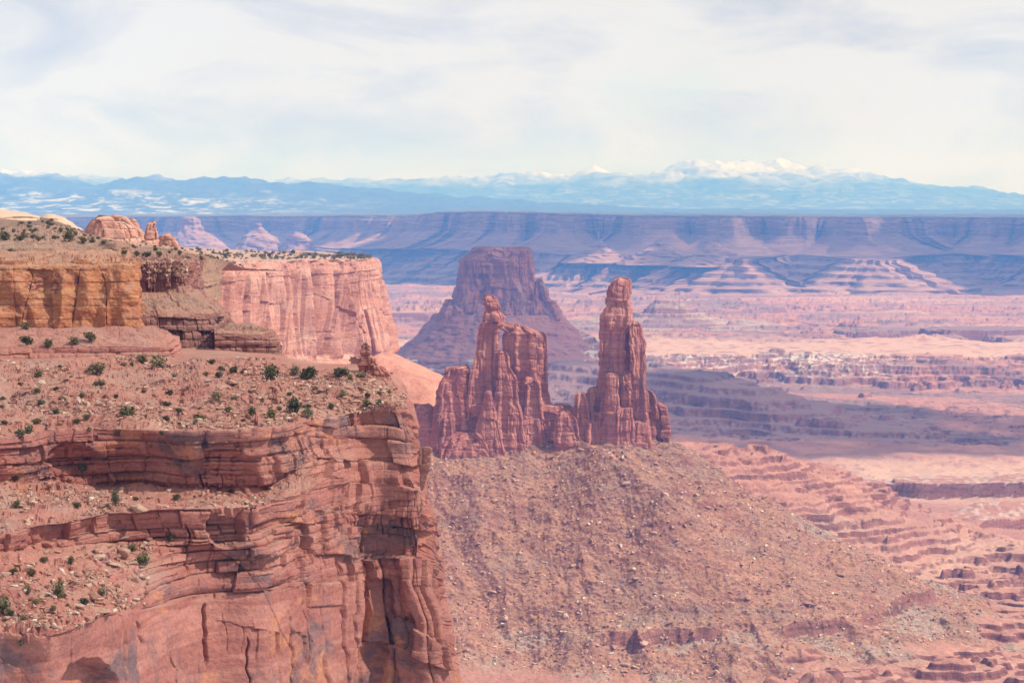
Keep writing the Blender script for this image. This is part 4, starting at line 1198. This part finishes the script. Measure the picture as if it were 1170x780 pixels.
TIERS['shelf'] = tier('scrub_shelf', [
    rw((60, 285, 1500), (150, 300, 1550), (200, 308, 1600), (250, 309, 1620), (330, 309, 1640)),
    rw((60, 273, 900), (150, 277, 900), (195, 280, 950), (232, 290, 1100), (280, 306, 1250)),
    rw((60, 285, 640), (140, 285, 640), (185, 287, 640), (222, 292, 660), (262, 299, 700)),
    rw((60, 300, 560), (140, 298, 560), (185, 299, 560), (222, 304, 580), (250, 312, 620)),
    rw((60, 340, 540), (140, 340, 540), (185, 340, 540), (222, 340, 560), (250, 345, 600))],
    360, [50, 70, 40, 30], M_tan, 'pale scrubby rock shelf leading back to the sunlit mesa', 'rock shelf', st=[(0.6, 2)], bl=[(0.5, (5, 5, 3))], seed=7.0, sm=0.8, ledge=0.4)
rock_tower('rock_pinnacle', [
    dict(bd=[(0.30, 0.35, (0.8, 2.4), (1.2, 3)), (0.12, 0.15, (0.3, 0.8), (0.8, 2))], jag=0.5, jw=1.2, pw=3.4, fb=(0.2, 2), lv=[(394, 413, 421), (396, 411, 424), (404, 410, 426), (407, 411.5, 425), (409, 409, 428), (417, 408, 429), (420, 411, 427), (432, 410, 429), (445, 406, 432)], d=392, n='pillar', dp=0.9, nt=160, nz=120, cr=0.3)],
    'stubby stacked rock pinnacle at the back edge of the near bench', 'rock pinnacle', W(418, 432, 392), M_near)
rock_tower('edge_block', [
    dict(bd=[(0.30, 0.4, (0.8, 2.4), (1.5, 4)), (0.12, 0.15, (0.3, 0.8), (0.8, 2))], jag=0.8, jw=2, pw=3.2, fb=(0.2, 2), lv=[(416, 424, 432), (419, 421, 438), (428, 418, 445), (438, 415, 448), (458, 410, 456)], d=392, n='block', dp=0.9, nt=160, nz=90, cr=0.3)],
    'rounded red block beside the stacked pinnacle on the bench edge', 'rock', W(434, 450, 392), M_near)
rock_tower('rock_slab', [
    dict(st=[(0.15, 2)], bl=[(0.3, (3, 3, 5))], fb=(0.15, 2), lv=[(513, 480, 495), (516, 478, 495), (540, 479, 490), (552, 480, 486), (560, 480, 484)], d=352, n='slab', dp=0.4, nt=120, nz=90, cr=0.2, pw=4)],
    'grey varnished rock slab hanging on the outer cliff edge', 'rock slab', W(487, 552, 352), M_dark)

# ------------------------------------------------------------------ shrubs
M_bark = plain('juniper_bark', (0.16, 0.11, 0.085))


def shrub_proto(seed, w, h):
    r = np.random.default_rng(seed)
    C, Tn = [], []
    for k in range(7):
        a, q = r.uniform(0, 2 * np.pi), r.uniform(0.1, 0.62)
        c = np.array([math.cos(a) * q * w * .5, math.sin(a) * q * w * .5, h * r.uniform(0.3, 0.72)])
        n = 75
        d = r.normal(size=(n, 3))
        d /= np.linalg.norm(d, axis=1, keepdims=True)
        C.append(c + d * np.array([w * .25, w * .25, h * .25]) * r.uniform(0.3, 1.45, (n, 1)) ** 1.2)
        Tn.append(np.clip(r.normal(0.5, 0.16) + r.normal(0, 0.16, n), 0, 1))
    C, Tn = np.concatenate(C), np.concatenate(Tn)
    C[:, 2] = np.maximum(C[:, 2], 0.08)
    n = len(C)
    u = r.normal(size=(n, 3))
    u /= np.linalg.norm(u, axis=1, keepdims=True)
    v = np.cross(u, r.normal(size=(n, 3)))
    v /= np.linalg.norm(v, axis=1, keepdims=True)
    sz = r.uniform(0.06, 0.19, (n, 1)) * w * 0.5
    V = np.stack([C - u * sz - v * sz * .5, C + u * sz - v * sz * .6, C + u * sz * .6 + v * sz, C - u * sz * .7 + v * sz * .8], 1).reshape(-1, 3)
    crown = make_mesh('crown', V, np.arange(4 * n).reshape(-1, 4), M_leaf, False, dict(tone=np.repeat(Tn, 4)))
    TV, TQ = [], []
    for k in range(4):
        a = r.uniform(0, 2 * np.pi)
        b0 = np.array([math.cos(a), math.sin(a), 0]) * 0.06
        b1 = np.array([math.cos(a) * w * .26, math.sin(a) * w * .26, h * r.uniform(0.5, 0.75)])
        for i, (c, rad) in enumerate(((b0 - [0, 0, 0.3], 0.09), ((b0 + b1) / 2 + [0, 0, 0.1], 0.06), (b1, 0.025))):
            base_i = len(TV)
            for j in range(5):
                t = j * 2 * np.pi / 5
                TV.append(c + np.array([math.cos(t), math.sin(t), 0]) * rad)
            if i:
                for j in range(5):
                    TQ.append([base_i - 5 + j, base_i - 5 + (j + 1) % 5, base_i + (j + 1) % 5, base_i + j])
    trunk = make_mesh('trunk', np.array(TV), np.array(TQ), M_bark, True)
    return crown, trunk


SHRUBS = [shrub_proto(20 + i, 2.0, h) for i, h in enumerate((1.5, 1.9, 1.35, 2.3, 1.6))]
N_SHRUB = 0


def shrub(pos, width, label, group, tall=1.0):
    global N_SHRUB
    cm, tm = SHRUBS[3 if tall > 1.3 else rng.integers(0, 5)]
    root = empty('shrub', pos)
    s_ = width / 2.0
    root.scale = (s_, s_, s_ * tall)
    root.rotation_euler = (0, 0, rng.uniform(0, 6.28))
    tag(root, label, 'shrub', group)
    for nm, me in (('crown', cm), ('trunk', tm)):
        link(bpy.data.objects.new(nm, me), root)
    N_SHRUB += 1


def flat_of(G):
    px, py = to_px(G)
    return np.stack([px.ravel(), py.ravel(), G[..., 1].ravel()], 1), G.reshape(-1, 3)


SURF = [flat_of(NCG)] + [flat_of(TIERS[k]) for k in ('step', 'yellow', 'recess', 'block', 'hill', 'shelf')]
SP = np.concatenate([a for a, b in SURF])
SV = np.concatenate([b for a, b in SURF])
SELF = SP[:, 0] > -80
SP, SV = SP[SELF], SV[SELF]


def surface_at(x, y, tol=1.6):
    m = (np.abs(SP[:, 0] - x) < tol) & (np.abs(SP[:, 1] - y) < tol)
    if not m.any():
        return surface_at(x, y, tol * 2) if tol < 12 else None
    i = np.nonzero(m)[0]
    d = SP[i, 2]
    i = i[d < d.min() + 6]
    j = i[np.argmin((SP[i, 0] - x) ** 2 + (SP[i, 1] - y) ** 2)]
    return SV[j]


G_BACK, G_MID, G_RIM, G_LEDGE, G_LOW = ('shrubs along the back of the near bench', 'shrubs on the rubble of the near bench', 'shrubs near the rim of the near cliff', 'shrubs on the narrow ledge of the near cliff', 'shrubs among the boulders on the lower left bench')
NEAR = [
    (G_BACK, 'dark green juniper shrub along the back of the near bench, under the cliffs',
     [(141, 418, 7), (151, 419, 6), (162, 417, 14), (242, 415, 11), (253, 422, 8), (267, 426, 10), (199, 431, 10), (236, 429, 7), (251, 431, 9), (277, 426, 8), (69, 421, 9), (44, 430, 14), (337, 430, 12), (345, 433, 10), (400, 436, 8), (414, 431, 13)]),
    (G_MID, 'small dark shrub among broken stones in the middle of the near bench',
     [(112, 442, 13), (42, 450, 9), (65, 446, 8), (94, 454, 9), (3, 456, 7), (3, 467, 8), (47, 464, 9), (64, 473, 9), (194, 450, 9), (191, 463, 11), (247, 458, 12), (268, 457, 9), (228, 467, 7), (204, 472, 9), (262, 472, 11), (392, 455, 10), (420, 455, 8), (433, 451, 7), (445, 452, 9), (419, 466, 10), (435, 461, 10), (319, 469, 7), (378, 467, 9), (23, 440, 7), (132, 455, 6), (165, 448, 6), (215, 444, 6), (290, 447, 7), (300, 460, 6), (82, 432, 6), (360, 446, 6), (330, 452, 7)]),
    (G_RIM, 'small dark shrub just back from the upper rim of the near cliff',
     [(288, 475, 11), (228, 479, 14), (224, 486, 8), (167, 478, 7), (190, 481, 8), (278, 482, 8), (5, 485, 10), (42, 483, 11), (69, 483, 9), (99, 480, 8), (23, 499, 13), (33, 495, 11), (88, 483, 10), (135, 495, 7), (185, 497, 8), (102, 493, 7), (351, 466, 10), (310, 478, 11), (112, 476, 6), (173, 512, 8)]),
    (G_LEDGE, 'small shrub on the narrow stony ledge below the upper band of the near cliff',
     [(118, 526, 12), (94, 541, 14), (17, 549, 12), (53, 546, 9), (203, 571, 12), (19, 579, 12), (88, 578, 13), (264, 563, 8), (155, 572, 7)]),
    (G_LOW, 'grey-green shrub among pale boulders on the lower left bench',
     [(16, 656, 11), (36, 658, 11), (31, 679, 10), (60, 698, 8), (96, 690, 12), (117, 680, 10), (50, 643, 10), (81, 644, 8), (41, 690, 9), (27, 708, 9), (12, 703, 10), (77, 693, 8)]),
]
SINGLE = [(110, 427, 17, 'large dark juniper at the back of the bench below the yellow cliff', 1.1), (180, 421, 19, 'widest rounded olive juniper on the bench, below the maroon cliff', 1.0), (310, 434, 16, 'dark juniper on the bench in front of the grey-purple rock block', 1.0),
          (355, 434, 17, 'wide dark juniper clump at the bench edge before the orange talus', 0.9), (390, 431, 17, 'low wide juniper left of the stacked pinnacle', 0.8), (146, 476, 21, 'low spreading dark shrub, widest in the middle of the near bench', 0.7),
          (336, 471, 16, 'spreading shrub near the rim above the blocky right part of the cliff', 0.9), (351, 477, 11, 'small round shrub on the very rim above the blocky cliff', 1.0), (132, 577, 8, 'single tall narrow juniper standing on the middle ledge of the near cliff', 2.0), (4, 701, 17, 'dark bushy juniper at the left edge of the lower bench', 1.1),
          (68, 682, 12, 'upright green juniper in the middle of the lower left bench', 1.4), (164, 646, 14, 'grey-green shrub in front of the right-hand pale boulder', 1.0), (151, 630, 10, 'small olive shrub behind the biggest pale boulder', 1.0), (195, 617, 9, 'small shrub at the right end of the lower bench under the overhang', 1.0), (24, 736, 10, 'small shrub clinging below the lower rim of the near cliff', 1.0),
          (103, 391, 13, 'dark rounded juniper on the step right at the foot of the yellow cliff', 1.0), (85, 393, 11, 'low juniper on the step, left of the rounded dark one', 0.9), (31, 394, 13, 'low grey-green shrub on the step below the left part of the yellow cliff', 0.9), (55, 397, 10, 'sparse shrub in the middle of the step below the yellow cliff', 0.9), (29, 376, 9, 'shrub growing at the foot of the left crack in the yellow cliff', 1.1)]
for grp, lab, pts in NEAR:
    for x, y, w in pts:
        p = surface_at(x, y)
        if p is not None:
            shrub(p, w * p[1] / F * rng.uniform(0.75, 1.1), lab, grp, rng.uniform(0.7, 1.1))
for x, y, w, lab, tall in SINGLE:
    p = surface_at(x, y)
    if p is not None:
        shrub(p, w * p[1] / F * 1.1, lab, None, tall)
for grp, lab, pts in [('shrubs on the tan hill', 'dark shrub on the tan rubble hill above the yellow cliff', [(5, 274, 14), (24, 274, 9), (79, 276, 13), (95, 278, 9), (44, 276, 7), (69, 265, 6), (56, 258, 7), (33, 260, 6), (15, 265, 6), (62, 272, 6), (88, 268, 6), (38, 268, 5), (105, 277, 6), (118, 279, 6), (12, 292, 9)]),
                      ('shrubs on the pale shelf', 'dark shrub on the pale shelf between the maroon cliff and the salmon outcrops', [(142, 291, 7), (168, 292, 10), (182, 293, 8), (156, 293, 7), (205, 291, 6), (195, 288, 5), (215, 296, 6), (178, 286, 5), (230, 297, 5)])]:
    for x, y, w in pts:
        p = surface_at(x, y)
        if p is not None:
            shrub(p, w * p[1] / F, lab, grp)
# the mesa top
top = LMG[10:68, 60:760].reshape(-1, 3)
tpx, tpy = to_px(top)
top = top[(tpx > 195) & (tpx < 424) & (tpy < 296.5)]
pick = rng.choice(len(top), 620, replace=False)
for i in pick[:125]:
    shrub(top[i], rng.uniform(2.2, 4.2), 'tiny dark shrub dotting the flat top of the sunlit mesa', 'shrubs dotting the mesa top')


def scatter_mesh(name, me_list, P, S, R, mat, tone, squash=None):
    """one mesh of many turned and scaled copies of small meshes given as (V, faces)"""
    Vs, Qs, Ts, o = [], [], [], 0
    for i in range(len(P)):
        V, Q = me_list[i % len(me_list)]
        c, s_ = math.cos(R[i]), math.sin(R[i])
        W_ = V * S[i]
        W_ = np.stack([W_[:, 0] * c - W_[:, 1] * s_, W_[:, 0] * s_ + W_[:, 1] * c, W_[:, 2]], 1) + P[i]
        Vs.append(W_)
        Qs.append(Q + o)
        Ts.append(np.full(len(V), tone[i]))
        o += len(V)
    me = make_mesh(name, np.concatenate(Vs), np.concatenate(Qs), mat, False, dict(tone=np.concatenate(Ts)))
    return link(bpy.data.objects.new(name, me))


def mesh_arrays(me):
    V = np.empty(len(me.vertices) * 3, f32)
    me.vertices.foreach_get('co', V)
    Q = np.empty(len(me.loops), np.int32)
    me.loops.foreach_get('vertex_index', Q)
    return V.reshape(-1, 3), Q.reshape(len(me.polygons), -1)


SH_ = np.concatenate([TIERS['shelf'][4:115, 40:].reshape(-1, 3), TIERS['hill'][6:96].reshape(-1, 3)])
qx, qy = to_px(SH_)
SH_ = SH_[(qx > -40) & (qx < 300) & (qy < 310)]
SH_ = SH_[rng.choice(len(SH_), 260, replace=False)]
rest = pick[125:]
o = scatter_mesh('scrub', [mesh_arrays(shrub_proto(60 + i, 1.6, 1.1)[0]) for i in range(3)], np.concatenate([top[rest], SH_]), np.concatenate([rng.uniform(0.7, 1.6, len(rest)), rng.uniform(0.3, 0.9, 260)]), rng.uniform(0, 6, len(rest) + 260), M_leaf, rng.uniform(0, 1, len(rest) + 260))
tag(o, 'low scattered desert scrub covering the mesa top and the shelf before it', kind='stuff')

# ------------------------------------------------------------------ boulders and rubble
import bmesh


def hull_rock(seed, n, flat, bevel=0.0):
    r = np.random.default_rng(seed)
    bm = bmesh.new()
    for p in r.uniform(-1, 1, (n, 3)) * np.array([1, r.uniform(0.6, 0.95), flat]):
        bm.verts.new(p * 0.5)
    res = bmesh.ops.convex_hull(bm, input=bm.verts)
    bmesh.ops.delete(bm, geom=[v for v in bm.verts if not v.link_faces], context='VERTS')
    if bevel:
        bmesh.ops.bevel(bm, geom=list(bm.edges), offset=bevel, segments=1, affect='EDGES')
    bmesh.ops.triangulate(bm, faces=bm.faces)
    me = bpy.data.meshes.new('boulder')
    bm.to_mesh(me)
    bm.free()
    return me


BOULD = []
for i in range(10):
    me = hull_rock(100 + i, 18, (0.75, 0.5, 0.35, 0.28, 0.6)[i % 5], 0.03)
    me.materials.append(M_boulder)
    BOULD.append(me)
PEB = [mesh_arrays(hull_rock(200 + i, 9, (0.8, 0.55, 0.4)[i % 3])) for i in range(12)]


def boulder(pos, size, label, group, flat=None, squash=1.0):
    me = BOULD[rng.integers(0, 10)] if flat is None else BOULD[flat]
    o = bpy.data.objects.new('boulder', me)
    link(o)
    o.location = np.array(pos) + [0, 0, size * 0.1]
    o.scale = (size, size, size * squash)
    o.rotation_euler = (rng.uniform(-.25, .25), rng.uniform(-.25, .25), rng.uniform(0, 6.28))
    tag(o, label, 'boulder', group)


for x, y, w, lab, fl in [(141, 634, 25, 'biggest pale rounded boulder on the lower left bench', 1), (164, 639, 23, 'pale boulder partly behind a shrub, right of the biggest one', 6), (114, 638, 17, 'pinkish slab boulder left of the biggest pale boulder', 2), (131, 638, 15, 'grey flat slab leaning against the biggest pale boulder', 3),
                         (140, 615, 14, 'thin flat pale slab above the biggest boulder', 3), (112, 700, 36, 'wide pale flat slab at the lip of the lower bench', 3), (108, 684, 17, 'round red boulder near the lip of the lower bench', 0), (91, 695, 15, 'pale boulder left of the wide flat slab', 1), (6, 658, 14, 'pale boulder at the left edge of the lower bench', 1),
                         (160, 583, 24, 'pale rounded slab on the rim of the middle ledge', 2), (75, 456, 13, 'pale grey tilted block on the left of the near bench', 2), (266, 439, 18, 'large pale tilted slab on the right of the near bench', 2), (214, 417, 11, 'red flat block at the back of the near bench', 2), (288, 448, 16, 'dark red block low on the right of the near bench', 1)]:
    p = surface_at(x, y)
    if p is not None:
        boulder(p, w * p[1] / F * 1.15, lab, None, fl, 0.9)

npx, npy = to_px(NCG)
flat_w = (NCC < 0.2) & (npx > -40) & (npx < 465)
for nm, lab, v0, v1, n, s0, s1 in [('boulders on the upper bench', 'angular reddish block lying on the near bench', 1.0, 3.0, 60, 0.8, 2.2), ('boulders on the narrow ledge', 'flat stone on the narrow ledge of the near cliff', 4.05, 5.0, 25, 0.8, 1.8),
                                   ('boulders on the lower bench', 'pale stone in the jumble on the lower left bench', 6.1, 7.95, 55, 0.7, 1.9)]:
    c = NCG[flat_w & (NCV > v0) & (NCV < v1)]
    for i in rng.choice(len(c), n, replace=False):
        boulder(c[i], s0 + (s1 - s0) * rng.random() ** 2.5, lab, nm, None, rng.uniform(0.6, 1.0))
tm = (is_tal > 0.6) & (TPX > 480) & (TPX < 1120) & (TPY < 800) & (TY < 2100)
tal = TG[tm]
fr = tal[:, 1]
# more of the big ones lie in the upper middle and low down
for i in rng.choice(len(tal), 140, replace=False):
    boulder(tal[i], 4.2 + 5.0 * rng.random() ** 3, 'angular boulder lying on the long rubble slope below the towers', 'boulders strewn over the talus slope', None, rng.uniform(0.6, 1.0))

P_ = tal[rng.choice(len(tal), 15000, replace=True)] + rng.normal(0, 0.8, (15000, 3)) * [1, 1, 0]
S_ = 0.9 + 3.9 * rng.random(15000) ** 4
T_ = np.clip(rng.normal(0.52, 0.30, 15000), 0, 1)
c = NCG[flat_w & (NCV > 0.9) & (NCV < 7.95)]
wgt = sstep(-0.1, 0.4, noise3(c[:, 0] / 12, c[:, 1] / 12, c[:, 2] / 12)) + 0.15
Q_ = c[rng.choice(len(c), 16000, replace=True, p=wgt / wgt.sum())] + rng.normal(0, 0.2, (16000, 3)) * [1, 1, 0]
U_ = 0.22 + 1.1 * rng.random(16000) ** 3.2
H_ = TIERS['hill'].reshape(-1, 3)
hp, hy = to_px(H_)
H_ = np.concatenate([H_[(hy < 276) & (hp > -60)], TIERS['recess'][40:96].reshape(-1, 3)])
H_ = H_[rng.choice(len(H_), 3500)]
B_ = 0.25 + 0.9 * rng.random(3500) ** 3
PP, SS = np.concatenate([P_, Q_, H_]), np.concatenate([S_, U_, B_])
TT = np.concatenate([T_, np.clip(rng.normal(0.6, 0.25, 16000), 0, 1), np.clip(rng.normal(0.7, 0.2, 3500), 0, 1)])
o = scatter_mesh('rubble', PEB, PP, SS, rng.uniform(0, 6.28, len(PP)), M_rubble, TT)
tag(o, 'loose broken stones covering the talus slope and the benches', kind='stuff')

# ------------------------------------------------------------------ air
def box_mesh(name, lo, hi, mat):
    V = np.array([[(lo, hi)[i][0], (lo, hi)[j][1], (lo, hi)[k][2]] for i in (0, 1) for j in (0, 1) for k in (0, 1)], float)
    Q = np.array([[0, 1, 3, 2], [4, 6, 7, 5], [0, 4, 5, 1], [2, 3, 7, 6], [0, 2, 6, 4], [1, 5, 7, 3]])
    return link(bpy.data.objects.new(name, make_mesh(name, V, Q, mat, False)))


hm = bpy.data.materials.new('haze_air')
hm.use_nodes = True
ht = hm.node_tree
ht.nodes.clear()
ho = ht.nodes.new('ShaderNodeOutputMaterial')
hv = ht.nodes.new('ShaderNodeVolumePrincipled')
hv.inputs['Color'].default_value = HAZE_COLOR
hv.inputs['Absorption Color'].default_value = (1, 1, 1, 1)
hv.inputs['Density'].default_value = HAZE_DENSITY
hv.inputs['Anisotropy'].default_value = 0.0
ht.links.new(hv.outputs[0], ho.inputs['Volume'])
tag(box_mesh('haze', (-42000, -400, -620), (42000, 72000, 1420), hm), 'thin blue haze filling the air of the canyon', kind='stuff')

# ------------------------------------------------------------------ clouds high over the canyon; their shadows darken parts of it
def cloud_material(name, clear):
    m = bpy.data.materials.new(name)
    m.use_nodes = True
    t = m.node_tree
    t.nodes.clear()
    out = t.nodes.new('ShaderNodeOutputMaterial')
    mix = t.nodes.new('ShaderNodeMixShader')
    tr = t.nodes.new('ShaderNodeBsdfTransparent')
    df = t.nodes.new('ShaderNodeBsdfDiffuse')
    df.inputs[0].default_value = (0.9, 0.9, 0.9, 1)
    mix.inputs[0].default_value = 1 - clear
    t.links.new(tr.outputs[0], mix.inputs[1])
    t.links.new(df.outputs[0], mix.inputs[2])
    t.links.new(mix.outputs[0], out.inputs[0])
    return m


M_cloud = cloud_material('cloud_vapour', 0.12)
M_mid = cloud_material('broken_cloud_vapour', 0.62)
M_veil = cloud_material('thin_cloud_vapour', 0.78)


def cloud(px, d, zg, rx, ry, alt, seed, label, mat, rot=0.0, rag=0.35):
    gx = (px - CX) * d / F
    t = (alt - zg) / sun_dir[2]
    c = np.array([gx, d, zg]) + sun_dir * t
    nt_, nz_ = 160, 60
    th = np.linspace(0, 2 * np.pi, nt_, endpoint=False)[None, :]
    ph = np.linspace(0.02, np.pi - 0.02, nz_)[:, None]
    x, y, z = np.sin(ph) * np.cos(th), np.sin(ph) * np.sin(th), np.cos(ph) + 0 * th
    r = 1 + rag * fbm3(x * 2.1 + seed, y * 2.1, z * 2.1, 6, 0.6)
    G = np.stack([x * r * rx, y * r * ry, z * r * 0.16 * min(rx, ry)], -1)
    co, si = math.cos(rot), math.sin(rot)
    G[..., 0], G[..., 1] = G[..., 0] * co - G[..., 1] * si, G[..., 0] * si + G[..., 1] * co
    o = grid_obj('cloud', G, mat, wrap=True)
    o.location = c
    return tag(o, label, 'cloud')


if CLOUDS:
    cloud(1125, 12300, -250, 640, 1200, 2900, 1.3, 'grey cloud shading the right end of the far mesa wall', M_cloud)
    cloud(600, 13000, -250, 1150, 900, 2900, 4.1, 'long grey cloud shading the middle of the far mesa wall', M_cloud)
    cloud(250, 15200, -250, 1200, 900, 3100, 6.1, 'grey cloud shading the far mesa wall behind the pink mesa', M_cloud)
    cloud(600, 6000, -300, 380, 620, 2400, 7.7, 'thin grey cloud shading the broad purple butte', M_mid)
    cloud(920, 4550, -420, 480, 480, 2400, 9.2, 'thin cloud veiling the dusky terraced hill', M_mid)
    cloud(880, 11400, -400, 260, 260, 2700, 11.2, 'small grey cloud shading the benches under the far wall', M_mid)
    cloud(890, 12000, -250, 700, 700, 3000, 15.5, 'unseen broken cloud added to dim the right middle of the far mesa wall', M_mid)  # added out of view to soften the contrast of this sunlit stretch
    cloud(260, 430, -30, 170, 330, 1900, 13.5, 'thin white cloud veiling the sun over the near cliff', M_veil)
